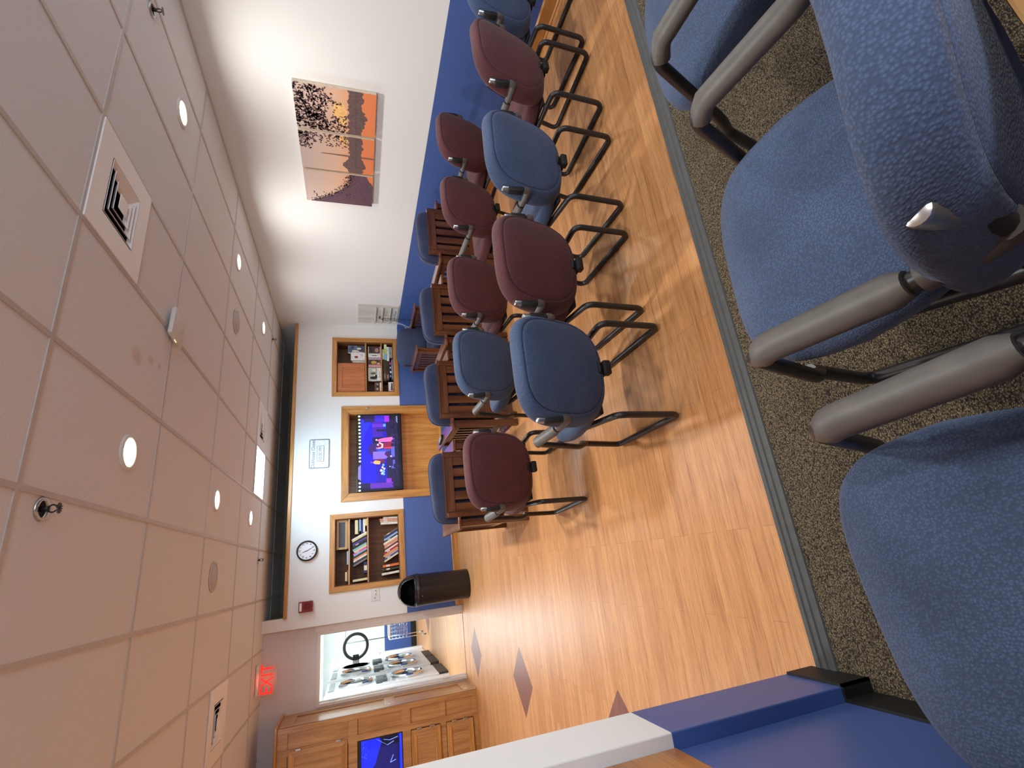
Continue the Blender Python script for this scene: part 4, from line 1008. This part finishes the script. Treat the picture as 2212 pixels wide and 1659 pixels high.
def canvas(i, label):
    y0, y1, z0, z1 = CANV[i]; L = (XR, (y0 + y1) / 2, z0)
    t = thing('canvas_picture', label, 'picture', L, 0, CG)
    MB().rbox(XR - 0.036, XR - 0.002, y0, y1, z0, z1, 0.003).build('stretcher', CANVAS, t, L)
    # seen from the room the picture's left side is at larger y
    wd = y1 - y0; ht = z1 - z0
    P = Patch((XR - 0.0365, y1, z0), (0, -wd, 0), (0, 0, ht), (-1, 0, 0))
    P.rect(0, 0, 1, 1, SKY)
    if i == 0:
        P.poly([(0.16, 0.38), (0.5, 0.365), (0.72, 0.41), (0.70, 0.50), (0.5, 0.55), (0.28, 0.49)], SUNY)
    if i == 1: P.poly([(0.7, 0.37), (1, 0.36), (1, 0.5), (0.86, 0.46)], SUNY)
    # far shore and its reflection
    n = 26; top = []; bot = []
    for q in range(n + 1):
        a = q / n
        top.append((a, 0.345 + rl.uniform(-0.012, 0.02) + (0.09 * max(0, 1 - abs(a - 0.22) / 0.2) if i == 1 else 0)))
        bot.append((a, 0.175 + rl.uniform(-0.03, 0.012) - (0.06 * max(0, 1 - abs(a - 0.25) / 0.2) if i == 1 else 0) - (0.05 * max(0, 1 - abs(a - 0.4) / 0.25) if i == 0 else 0)))
    P.poly(bot + top[::-1], TREE)
    P.rect(0, 0.245, 1, 0.252, LEAF)
    if i == 1:
        P.poly([(0.455, 0.345), (0.50, 0.345), (0.488, 0.70), (0.478, 0.74), (0.467, 0.70)], OBEL); P.poly([(0.455, 0.175), (0.50, 0.175), (0.495, 0.0), (0.46, 0.0)], OBEL)
    def leaf(a, b, r):
        ang = rl.uniform(0, PI); m = [(-1, 0), (-0.3, 0.42), (0.5, 0.36), (1, 0), (0.4, -0.4), (-0.4, -0.36)]
        pts = []
        for u, v in m:
            pa = a + (u * math.cos(ang) - v * math.sin(ang)) * r / wd; pb = b + (u * math.sin(ang) + v * math.cos(ang)) * r / ht
            pts.append((min(1, max(0, pa)), min(1, max(0, pb))))
        P.mb.poly([P.p(*p_) for p_ in pts], P.idx(LEAF))
    P.k += 1
    if i == 0:
        for q in range(1050):
            a, b = rl.random(), rl.uniform(0.34, 1.0)
            dens = min(1, max(0, (b - 0.42 + 0.35 * (0.75 - a)) * 1.9))
            if 0.42 < a < 0.9 and b < 0.62: dens *= 0.25
            if a > 0.75 and b > 0.85: dens *= 0.7
            if rl.random() < dens: leaf(a, b, rl.uniform(0.009, 0.019))
        for (pts) in ([(0.0, 0.80), (0.4, 0.84), (0.9, 0.98)], [(0.2, 0.98), (0.45, 0.80), (0.6, 0.62)], [(0.95, 0.9), (0.8, 0.62), (0.62, 0.42)], [(0.0, 0.6), (0.3, 0.66), (0.42, 0.82)]):
            for (a0, b0), (a1, b1) in zip(pts[:-1], pts[1:]):
                P.mb.poly([P.p(a0, b0 - 0.006), P.p(a1, b1 - 0.004), P.p(a1, b1 + 0.004), P.p(a0, b0 + 0.006)], P.idx(LEAF))
                for q in range(16):
                    u = rl.random(); leaf(a0 + (a1 - a0) * u + rl.uniform(-.05, .05), b0 + (b1 - b0) * u + rl.uniform(-.03, .03), rl.uniform(0.008, 0.016))
    elif i == 1:
        for q in range(760):
            a, b = rl.random(), rl.uniform(0.36, 1.0)
            dens = max(0, (a - 0.62) * 2.6) if b < 0.95 else max(0, (a - 0.55) * 2.5)
            if 0.66 < b < 0.80 and a < 0.9: dens *= 0.5
            if rl.random() < dens: leaf(a, b, rl.uniform(0.009, 0.016))
        for q in range(60): leaf(rl.uniform(0.55, 1.0), rl.uniform(0.86, 1.0), rl.uniform(0.009, 0.016))
    else:
        edge = []
        for q in range(31):
            a = q / 30; edge.append((a, 0.98 * (1 - a) ** 2.2 * 0.62 + 0.33 + rl.uniform(-0.025, 0.03)))
        P.poly([(0, 0), (0.72, 0), (0.85, 0.06), (1.0, 0.10)] + [(1, 0.12)] + edge[::-1], TREE2)
        P.rect(0.72, 0.0, 1.0, 0.001, TORANGE)
        for q in range(260):
            a = rl.random(); b = 0.61 * (1 - a) ** 2.2 + 0.33 + rl.gauss(0.0, 0.045)
            if 0 < b < 1: leaf(a, b, rl.uniform(0.006, 0.013))
        for q in range(170): leaf(rl.random() * 0.8, rl.uniform(0.03, 0.4), rl.uniform(0.005, 0.011))
        for q in range(9): leaf(0.05 + q * 0.035, 0.80 + q * 0.008 + rl.uniform(-.02, .02), 0.012)
    P.mb.build('print', P.m, t, L)
canvas(0, 'sunset canvas full of dark leaves, nearest to the viewer of the three')
canvas(1, 'middle sunset canvas showing a distant obelisk over water')
canvas(2, 'sunset canvas with a plum-coloured bank of trees, farthest of the three')
# ------------------------------------------------------------------ built-in oak cabinet wall with a second screen
CX1, CX0, CY0, CY1, CZ = -1.575, -3.30, 7.17, 7.79, 2.412
L = (CX1, CY0, 0)
t = thing('oak_wall_cabinet', 'tall built-in oak cabinet wall with panelled doors and a blue screen', 'cabinet', L)
MB().box(CX0, CX1 - 0.012, CY0 + 0.02, CY1, 0.0, CZ - 0.03).build('carcass', M['cab'], t, L)
# right-hand end: two long sunk panels
mb = MB(); E0, E1 = CX1 - 0.012, CX1
def end(y0, y1, z0, z1): mb.box(E0, E1, y0, y1, z0, z1)
end(CY0 + 0.001, CY0 + 0.13, 0.02, CZ - 0.03); end(CY1 - 0.13, CY1, 0.02, CZ - 0.03)
for z0, z1 in ((0.02, 0.17), (1.03, 1.17), (2.22, CZ - 0.03)): end(CY0 + 0.13, CY1 - 0.13, z0, z1)
mb.build('end_panel', M['cab'], t, L, bevel=0.003)
MB().rbox(CX0, CX1 + 0.03, CY0 - 0.03, CY1, CZ - 0.03, CZ, 0.008).build('cornice', M['oak_x'], t, L)
MB().box(CX0, CX1 + 0.02, CY0 - 0.012, CY1, 0.0, 0.022).build('plinth', M['oak_x'], t, L)
# front: face frame, leaving out the screen
mb = MB(); F0, F1 = CY0, CY0 + 0.02
def fr(x0, x1, z0, z1): mb.box(x0, x1, F0, F1, z0, z1)
SX1, SX0, SZ0, SZ1 = -1.862, -2.80, 0.970, 1.500
fr(CX1 - 0.062, CX1, 0.022, CZ - 0.03)
for x0, x1 in ((-1.80, -1.862), (-2.32, -2.38), (-2.80, -2.86), (-3.24, -3.30)):
    fr(x1, x0, 0.022, 0.93); fr(x1, x0, 1.54, CZ - 0.03)
fr(-1.862, -1.80, 0.93, 1.54); fr(-3.30, -2.80, 0.93, 1.54)
for z0, z1 in ((0.022, 0.075), (0.43, 0.50), (0.87, 0.97), (1.50, 1.60), (2.27, CZ - 0.03)): mb.box(CX0, CX1 - 0.062, F0 + 0.0012, F1, z0, z1)
mb.build('face_frame', M['cab'], t, L, bevel=0.002)
def cab_door(x0, x1, z0, z1, knob=None, hinges=True):
    mb = MB(); casing(mb, x0 + 0.062, x1 - 0.062, z0 + 0.062, z1 - 0.062, 0.062, CY0 - 0.018, CY0)
    d = mb.build('door', [M['cab'], M['oak_x']], t, L, bevel=0.002)
    MB().rbox(x0 + 0.06, x1 - 0.06, CY0 - 0.009, CY0 - 0.003, z0 + 0.06, z1 - 0.06, 0.003).build('raised_panel', M['cab'], d, L)
    if hinges:
        for z in (z0 + 0.10, z1 - 0.10):
            MB().rbox(x1 - 0.006, x1 + 0.014, CY0 - 0.024, CY0 - 0.001, z - 0.028, z + 0.028, 0.003).build('hinge', M['steel'], d, L)
    if knob:
        MB().lathe([(0.006, 0), (0.007, 0.012), (0.014, 0.018), (0.013, 0.026), (0.0001, 0.029)], 14, mat=Matrix.Translation((knob[0], CY0 - 0.018, knob[1])) @ Matrix.Rotation(PI / 2, 4, 'X'), close=False).build('knob', M['oak'], d, L, smooth=True)
cab_door(-2.325, -1.815, 1.615, 2.255); cab_door(-2.86, -2.345, 1.615, 2.255, hinges=False)
cab_door(-2.325, -1.875, 0.505, 0.865); cab_door(-2.325, -1.875, 0.085, 0.425, knob=(-2.285, 0.29))
cab_door(-2.86, -2.345, 0.505, 0.865); cab_door(-2.86, -2.345, 0.085, 0.425, hinges=False)
MB().rbox(CX1 - 0.002, CX1 + 0.006, CY0 + 0.10, CY0 + 0.125, 1.10, 1.13, 0.002).build('catch', M['plastic_white'], t, L)
MB().rbox(CX1 - 0.002, CX1 + 0.006, CY0 + 0.11, CY0 + 0.135, 0.10, 0.15, 0.002).build('catch', M['plastic_white'], t, L)
# screen in the cabinet
L = ((SX0 + SX1) / 2, CY0 + 0.01, SZ0)
t = thing('cabinet_television', 'flat screen glowing deep blue inside the oak cabinet wall', 'television', L)
MB().rbox(SX0 + 0.002, SX1 - 0.002, CY0 - 0.004, CY0 + 0.018, SZ0 + 0.002, SZ1 - 0.002, 0.003).build('bezel', M['black'], t, L)
P = Patch((SX0 + 0.012, CY0 - 0.0045, SZ0 + 0.012), (SX1 - SX0 - 0.022, 0, 0), (0, 0, SZ1 - SZ0 - 0.055), (0, -1, 0))
P.rect(0, 0, 1, 1, S('cab_blue', (10, 14, 168), 0.9))
P.poly([(0.55, 1), (1, 1), (1, 0.4), (0.8, 0.5)], S('cab_bright', (24, 40, 240), 1.1)); P.poly([(0.6, 0.75), (0.95, 0.5), (0.95, 0.05), (0.6, 0.1)], S('cab_dark', (16, 14, 90), 0.9))
P.poly([(0.9, 0.45), (1, 0.55), (1, 0.1), (0.9, 0.05)], S('cab_black', (6, 10, 40), 0.8))
P.rect(0, 0, 1, 0.06, S('cab_edge', (40, 60, 255), 1.1))
for pts in ([(0.98, 0.97), (0.80, 0.72), (0.62, 0.45), (0.50, 0.2)], [(0.985, 0.62), (0.90, 0.36), (0.93, 0.2)], [(0.97, 0.45), (0.95, 0.3), (0.97, 0.1)], [(0.72, 0.16), (0.70, 0.30), (0.78, 0.22)], [(0.40, 0.5), (0.25, 0.3), (0.1, 0.36)]):
    for (a0, b0), (a1, b1) in zip(pts[:-1], pts[1:]):
        dx_, dz_ = (b1 - b0) * 0.010, (a1 - a0) * 0.020 + 0.006
        P.poly([(a0 - 0.004, b0 - 0.006), (a1 - 0.004, b1 - 0.006), (a1 + 0.004, b1 + 0.006), (a0 + 0.004, b0 + 0.006)], S('cab_line', (120, 150, 255), 1.3))
for q in range(30):
    P.oval(rl.uniform(0.80, 0.99), rl.uniform(0.86, 0.99), 0.004, 0.008, S('cab_spark', (50, 110, 255), 1.2), 6)
P.mb.build('screen', P.m, t, L)
area('lamp', (0, -0.06, 0.26), 0.7, 1.6, (0.12, 0.14, 1.0), t, rot=(PI / 2, 0, 0), sy=0.4)

# ------------------------------------------------------------------ black round-top bin
t = thing('waste_bin', 'tall black round waste bin with a domed open top by the bookcase', 'waste bin', (-0.285, 7.255, 0), math.radians(-8))
M['binp'] = plain('bin_plastic', (26, 24, 24), 0.3)
MB().lathe([(0.0001, 0.004), (0.188, 0.0), (0.194, 0.006), (0.207, 0.70), (0.203, 0.70), (0.19, 0.012), (0.0001, 0.012)], 48, close=False).build('body', M['binp'], t, smooth='auto')
MB().lathe([(0.207, 0.690), (0.216, 0.694), (0.217, 0.716), (0.213, 0.722), (0.213, 0.738), (0.209, 0.742), (0.203, 0.738), (0.203, 0.690)], 48, close=False).build('collar', M['binp'], t, smooth='auto')
mb = MB(); n, m = 64, 18; vs = []; keep = []
for i in range(m + 1):
    ph = i / m * PI / 2
    for k in range(n): vs.append((0.209 * math.cos(ph) * math.cos(2 * PI * k / n), 0.209 * math.cos(ph) * math.sin(2 * PI * k / n), 0.740 + 0.235 * math.sin(ph)))
for i in range(m):
    for k in range(n):
        a = (2 * PI * (k + 0.5) / n + PI / 2 + PI) % (2 * PI) - PI     # angle from the front (-y)
        lim = 0.95 * math.sqrt(max(0.0, 1 - max(0, (i - 8) / 4.5) ** 2)) if i > 8 else 0.95
        if 1 <= i < 12 and abs(a) < lim: continue
        keep.append((i * n + k, i * n + (k + 1) % n, (i + 1) * n + (k + 1) % n, (i + 1) * n + k))
mb.add(vs, keep)
dome = mb.build('dome_lid', M['binp'], t, smooth='auto')
md = dome.modifiers.new('thick', 'SOLIDIFY'); md.thickness = 0.006; md.offset = -1
MB().lathe([(0.195, 0.66), (0.195, 0.735), (0.192, 0.735), (0.186, 0.30), (0.0001, 0.28)], 32, close=False).build('liner', M['dark'], t, smooth='auto')
MB().lathe([(0.006, 0), (0.006, 0.003), (0.0001, 0.004)], 12, mat=Matrix.Translation((-0.045, -0.2055, 0.662)) @ Matrix.Rotation(PI / 2, 4, 'X'), close=False).build('lock', M['steel'], t)

# ------------------------------------------------------------------ phone charging board and its cables
CB0, CB1, CBZ0, CBZ1 = 6.93, 7.52, 0.835, 1.462
L = (XR, (CB0 + CB1) / 2, CBZ0)
t = thing('charging_board', 'whitewashed wooden charging board with three ledges and lettering, by the far corner', 'wall organizer', L)
M['whitewash'] = wood('whitewashed_wood', (196, 190, 178), (214, 210, 200), (226, 222, 214), 'z', 0.7)
MB().rbox(XR - 0.018, XR - 0.001, CB0, CB1, CBZ0, CBZ1, 0.002).build('board', M['whitewash'], t, L)
for z in (1.18, 1.075): MB().rbox(XR - 0.055, XR - 0.018, CB0 + 0.06, CB1 - 0.04, z, z + 0.018, 0.002).build('ledge', M['whitewash'], t, L)
MB().rbox(XR - 0.055, XR - 0.018, CB0 + 0.06, CB1 - 0.04, 0.952, 0.97, 0.002).build('ledge', M['whitewash'], t, L)
MB().rbox(XR - 0.03, XR - 0.018, CB0 + 0.30, CB1 - 0.08, 0.99, 1.06, 0.002).build('clip_rail', M['whitewash'], t, L)
MB().rbox(XR - 0.021, XR - 0.017, CB0 + 0.09, CB1 - 0.01, CBZ0 + 0.012, CBZ0 + 0.075, 0.001).build('name_strip', M['white'], t, L)
text_obj('lettering', 'On My Phone', 0.062, plain('board_ink', (70, 72, 78), 0.6), t, (XR - 0.0214, (CB0 + CB1) / 2 + 0.03, CBZ0 + 0.043), FACE_X, L, extrude=0.0003, sx=1.0)
def cable(label, pts, col, r=0.0035):
    L = pts[0]
    t = thing('charging_cable', label, 'charging cable', L, 0, 'cables hanging from the charging board')
    MB().tube(fillet(pts, 0.08, 6), r, 8).build('cord', col, t, L, smooth='auto')
    a, b = Vector(pts[-2]), Vector(pts[-1]); d = (b - a).normalized()
    MB().tube([b - d * 0.002, b + d * 0.035], 0.008, 8).build('plug', col, t, L, smooth='auto')
yc = 7.28
xh = XR - 0.060
cable('black charging cable hanging straight down from the board', [(xh, yc, 1.12), (xh - 0.004, yc - 0.005, 0.95), (xh, yc - 0.02, 0.70), (xh - 0.01, yc - 0.02, 0.66)], M['black'])
cable('second black charging cable curving past the lettering of the board', [(xh - 0.002, yc + 0.02, 1.10), (xh - 0.006, yc + 0.06, 1.00), (xh, yc + 0.065, 0.86), (xh - 0.004, yc + 0.02, 0.74)], M['black'])
cable('white charging cable with its end dangling in front of the corner armchair', [(xh - 0.004, yc + 0.05, 0.97), (xh - 0.01, yc + 0.10, 0.84), (xh - 0.02, yc + 0.12, 0.76), (xh - 0.05, yc + 0.16, 0.665)], M['plastic_white'])
cable('shorter white charging cable alongside the longer white one', [(xh - 0.012, yc + 0.07, 0.965), (xh - 0.016, yc + 0.135, 0.83), (xh - 0.03, yc + 0.14, 0.73), (xh - 0.055, yc + 0.185, 0.69)], M['plastic_white'])
MB_hook = MB().rbox(XR - 0.05, XR - 0.018, yc - 0.01, yc + 0.035, 1.115, 1.13, 0.003).build('hook', M['black'], t, L)

# ------------------------------------------------------------------ laundry room
area('added_laundry_lamp', (-1.5, 9.3, 2.40), 1.2, 92.0, (0.86, 0.96, 1.0), shape='RECTANGLE', sy=0.5)  # unseen area lamps added to brighten the laundry room
area('added_laundry_lamp', (-1.5, 12.4, 2.40), 1.2, 92.0, (0.86, 0.96, 1.0), shape='RECTANGLE', sy=0.5)
L = (-1.325, 9.42, 2.44)
t = thing('fluorescent_light', 'long white fluorescent light across the top of the laundry doorway', 'ceiling light', L)
MB().rbox(-2.60, -0.56, 9.38, 9.56, 2.03, 2.125, 0.012).build('diffuser', glow('tube_lens', (240, 252, 255), 1.6), t, L)
MB().rbox(-2.55, -0.60, 9.42, 9.52, 2.125, 2.44, 0.004).build('housing', M['white_gloss'], t, L)

MXF = -1.72        # front plane of the machines
M['mach'] = plain('machine_enamel', (236, 240, 241), 0.3, vary=0.02)
M['coin'] = plain('coin_box_grey', (84, 88, 92), 0.45)
M['lgrey'] = plain('panel_grey', (168, 176, 178), 0.4)
M['drum'] = plain('drum_steel', (130, 120, 110), 0.3, metal=0.9)
M['glass'] = plain('door_glass', (40, 34, 30), 0.08, metal=0.0, vary=0.0)
RYM = Matrix.Rotation(PI / 2, 4, 'Y')
def porthole(parent, L, y, z, r, name='door'):
    Mx = Matrix.Translation((MXF, y, z)) @ RYM
    d = MB().lathe([(r, 0.0), (r, 0.03), (r * 0.93, 0.052), (r * 0.84, 0.05), (r * 0.78, 0.02), (r * 0.78, 0.0)], 40, mat=Mx, close=False).build(name, M['chrome'], parent, L, smooth='auto')
    MB().lathe([(r * 0.80, 0.016), (r * 0.5, 0.006), (0.0001, 0.002)], 40, mat=Mx, close=False).build('door_glass', M['glass'], d, L, smooth=True)
    return d
def stack(y0, y1, label, upper_closed=True):
    L = ((MXF - 0.4), (y0 + y1) / 2, 0)
    t = thing('stacked_dryer', label, 'dryer', L, 0, 'stacked white dryers in the laundry room')
    ym = (y0 + y1) / 2
    MB().rbox(-2.64, MXF, y0 + 0.004, y1 - 0.004, 0.16, 1.985, 0.012).build('cabinet', M['mach'], t, L)
    MB().box(-2.6, MXF + 0.004, y0 + 0.03, y1 - 0.03, 0.002, 0.16).build('kick_panel', plain('kick_brown', (74, 66, 56), 0.6), t, L)
    porthole(t, L, ym - 0.02, 0.67, 0.28)
    if upper_closed: porthole(t, L, ym - 0.02, 1.52, 0.28)
    else:
        MB().lathe([(0.27, 0.002), (0.25, 0.004), (0.24, -0.0), (0.0001, -0.0)], 40, mat=Matrix.Translation((MXF, ym, 1.52)) @ RYM, close=False).build('drum_opening', M['drum'], t, L)
        d = MB().lathe([(0.262, 0.0), (0.262, 0.05), (0.235, 0.06), (0.205, 0.05), (0.205, 0.0)], 44, mat=Matrix.Translation((MXF + 0.325, y1 - 0.10, 1.52)) @ Matrix.Rotation(PI / 2, 4, 'X'), close=False).build('door', plain('door_ring_black', (46, 52, 50), 0.3), t, L, smooth='auto')
        MB().lathe([(0.205, 0.02), (0.16, 0.034), (0.0001, 0.036)], 40, mat=Matrix.Translation((MXF + 0.325, y1 - 0.10, 1.52)) @ Matrix.Rotation(PI / 2, 4, 'X'), close=False).build('door_glass', M['acrylic'], d, L)
        MB().rbox(MXF + 0.10, MXF + 0.17, y1 - 0.16, y1 - 0.145, 1.46, 1.58, 0.004).build('handle', M['black'], d, L)
        MB().rbox(MXF - 0.01, MXF + 0.075, y1 - 0.13, y1 - 0.105, 1.45, 1.59, 0.004).build('hinge', M['mach'], d, L)
    MB().rbox(MXF, MXF + 0.06, y0 + 0.06, ym - 0.0, 1.02, 1.20, 0.01).build('coin_box', M['coin'], t, L)
    MB().lathe([(0.016, 0), (0.016, 0.006), (0.0001, 0.007)], 12, mat=Matrix.Translation((MXF + 0.06, y0 + 0.2, 1.06)) @ RYM, close=False).build('coin_lock', M['black'], t, L)
    MB().rbox(MXF, MXF + 0.012, ym + 0.03, y1 - 0.08, 1.01, 1.21, 0.004).build('control_panel', M['white_gloss'], t, L)
    mb = MB()
    for k in range(4): mb.rbox(MXF + 0.012, MXF + 0.016, ym + 0.06, ym + 0.14, 1.03 + k * 0.042, 1.055 + k * 0.042, 0.001)
    mb.build('buttons', M['coin'], t, L)
    mb = MB(); mb.rbox(MXF, MXF + 0.01, y0 + 0.10, y1 - 0.10, 1.86, 1.95, 0.003); tp = mb.build('top_panel', M['lgrey'], t, L)
    MB().rbox(MXF, MXF + 0.018, y0 + 0.02, y0 + 0.045, 0.9, 1.1, 0.004).build('handle', M['chrome'], t, L)
stack(9.42, 10.26, 'white stacked dryer with two chrome portholes nearest the laundry doorway')
stack(10.48, 11.26, 'second white stacked dryer from the laundry doorway')
stack(11.27, 12.05, 'white stacked dryer whose round upper door hangs open', False)
# upright filler with stickers between doorway and machines, door frame further on
t = thing('laundry_partition', 'narrow white panel with small stickers just inside the laundry doorway', 'panel', (-2.1, 9.3, 0))
MB().rbox(-2.64, MXF - 0.02, 9.30, 9.40, 0, 2.0, 0.004).build('panel', M['white_gloss'], t, (-2.1, 9.3, 0))
mb = MB(); mb.rbox(-2.0, -1.80, 9.297, 9.30, 1.10, 1.16, 0.001); mb.build('sticker', plain('sticker_orange', (206, 140, 70), 0.6), t, (-2.1, 9.3, 0))
L = (-2.0, 12.4, 0)
t = thing('utility_door', 'white utility door frame past the dryers with two small hinges', 'door frame', L)
mb = MB(); mb.rbox(-1.83, -1.75, 12.15, 12.27, 0, 2.05, 0.006); mb.rbox(-1.83, -1.75, 13.10, 13.22, 0, 2.05, 0.006); mb.rbox(-1.83, -1.75, 12.27, 13.10, 1.97, 2.05, 0.006)
mb.build('frame', M['white_gloss'], t, L)
MB().rbox(-1.85, -1.80, 12.27, 13.10, 0.01, 1.97, 0.004).build('door_leaf', M['white_gloss'], t, L)
for z in (0.45, 1.15): MB().rbox(-1.752, -1.744, 12.17, 12.20, z - 0.05, z + 0.05, 0.002).build('hinge', M['lgrey'], t, L)
MB().lathe([(0.012, 0), (0.014, 0.03), (0.03, 0.04), (0.03, 0.06), (0.0001, 0.065)], 16, mat=Matrix.Translation((-1.80, 13.0, 1.0)) @ RYM, close=False).build('knob', M['chrome'], t, L, smooth=True)
# rolling wire laundry cart with hanging bar
L = (-1.16, 12.6, 0)
t = thing('laundry_cart', 'chrome wire laundry cart with a tall hanging bar by the blue wainscot', 'laundry cart', L)
x0, x1, y0, y1 = -1.42, -0.80, 12.3, 12.85
mb = MB(); q = 0.006
for z in (0.42, 0.50, 0.58, 0.66, 0.74): mb.tube([(x0, y0, z), (x1, y0, z), (x1, y1, z), (x0, y1, z), (x0, y0, z)], 0.0035, 6)
for k in range(9):
    u = k / 8; mb.tube([(x0 + (x1 - x0) * u, y0, 0.42), (x0 + (x1 - x0) * u, y0, 0.80)], 0.003, 6); mb.tube([(x0 + (x1 - x0) * u, y1, 0.42), (x0 + (x1 - x0) * u, y1, 0.80)], 0.003, 6)
    mb.tube([(x0 + (x1 - x0) * u, y0, 0.42), (x0 + (x1 - x0) * u, y1, 0.42)], 0.003, 6)
mb.build('wire_basket', M['chrome'], t, L, smooth=True)
mb = MB(); mb.tube([(x0, y0, 0.80), (x1, y0, 0.80), (x1, y1, 0.80), (x0, y1, 0.80), (x0, y0, 0.80)], 0.014, 8)
mb.build('rim', plain('cart_rim', (214, 206, 180), 0.5), t, L, smooth=True)
for x, y in ((x0, y0), (x1, y0), (x0, y1), (x1, y1)):
    MB().tube([(x, y, 0.09), (x, y, 0.80)], 0.009, 8).build('leg', M['chrome'], t, L, smooth=True)
    c = MB().lathe([(0.0001, -0.012), (0.045, -0.012), (0.047, 0), (0.045, 0.012), (0.0001, 0.012)], 18, mat=Matrix.Translation((x, y, 0.046)) @ RYM, close=False).build('caster', M['lgrey'], t, L, smooth='auto')
mb = MB(); mb.tube(fillet([(x0, y1, 0.80), (x0, y1, 1.75), (x1, y1, 1.75), (x1, y1, 0.80)], 0.04), 0.009, 8)
mb.build('hanging_bar', M['coin'], t, L, smooth=True)
t = thing('notice_sign', 'pale blue notice sheets on the far laundry wall', 'notice', (-0.62, 14.4, 1.7))
mb = MB(); mb.box(-0.14, 0.0, -0.004, 0, -0.18, 0.06); mb.box(-0.14, 0.06, -0.005, -0.001, 0.08, 0.26)
mb.build('sheet', plain('notice_blue', (176, 206, 226), 0.7), t)

# ------------------------------------------------------------------ camera, world, colour management
def rot(pitch, yaw, roll):
    F = Vector((math.sin(yaw) * math.cos(pitch), math.cos(yaw) * math.cos(pitch), -math.sin(pitch)))
    r = F.cross(Vector((0, 0, 1))).normalized(); d = F.cross(r)
    c, s = math.cos(roll), math.sin(roll)
    return r * c + d * s, d * c - r * s, F
r_, d_, F_ = rot(0.3148, 0.3614, 0.0040)
cam = bpy.data.cameras.new('camera'); cam.sensor_fit = 'HORIZONTAL'; cam.sensor_width = 36.0
cam.lens = 1036.44 / 2212 * 36.0; cam.clip_start = 0.02
co = bpy.data.objects.new('camera', cam); COL.objects.link(co)
# the phone was held on its side: the picture's right is the room's down
R = Matrix((d_, r_, -F_)).transposed()
co.matrix_world = Matrix.Translation((0, 0, 1.502)) @ R.to_4x4()
SC.camera = co
w = bpy.data.worlds.new('world'); SC.world = w; w.use_nodes = True
w.node_tree.nodes['Background'].inputs[0].default_value = (0.9, 0.9, 1.0, 1); w.node_tree.nodes['Background'].inputs[1].default_value = 0.02
SC.view_settings.view_transform = 'Standard'; SC.view_settings.look = 'None'
SC.view_settings.exposure = 0.06; SC.view_settings.gamma = 1.0; SC.view_settings.use_curve_mapping = False
SC.cycles.max_bounces = 10; SC.cycles.diffuse_bounces = 6; SC.cycles.glossy_bounces = 4; SC.cycles.transparent_max_bounces = 8
SC.cycles.caustics_reflective = False; SC.cycles.caustics_refractive = False; SC.cycles.sample_clamp_indirect = 6.0
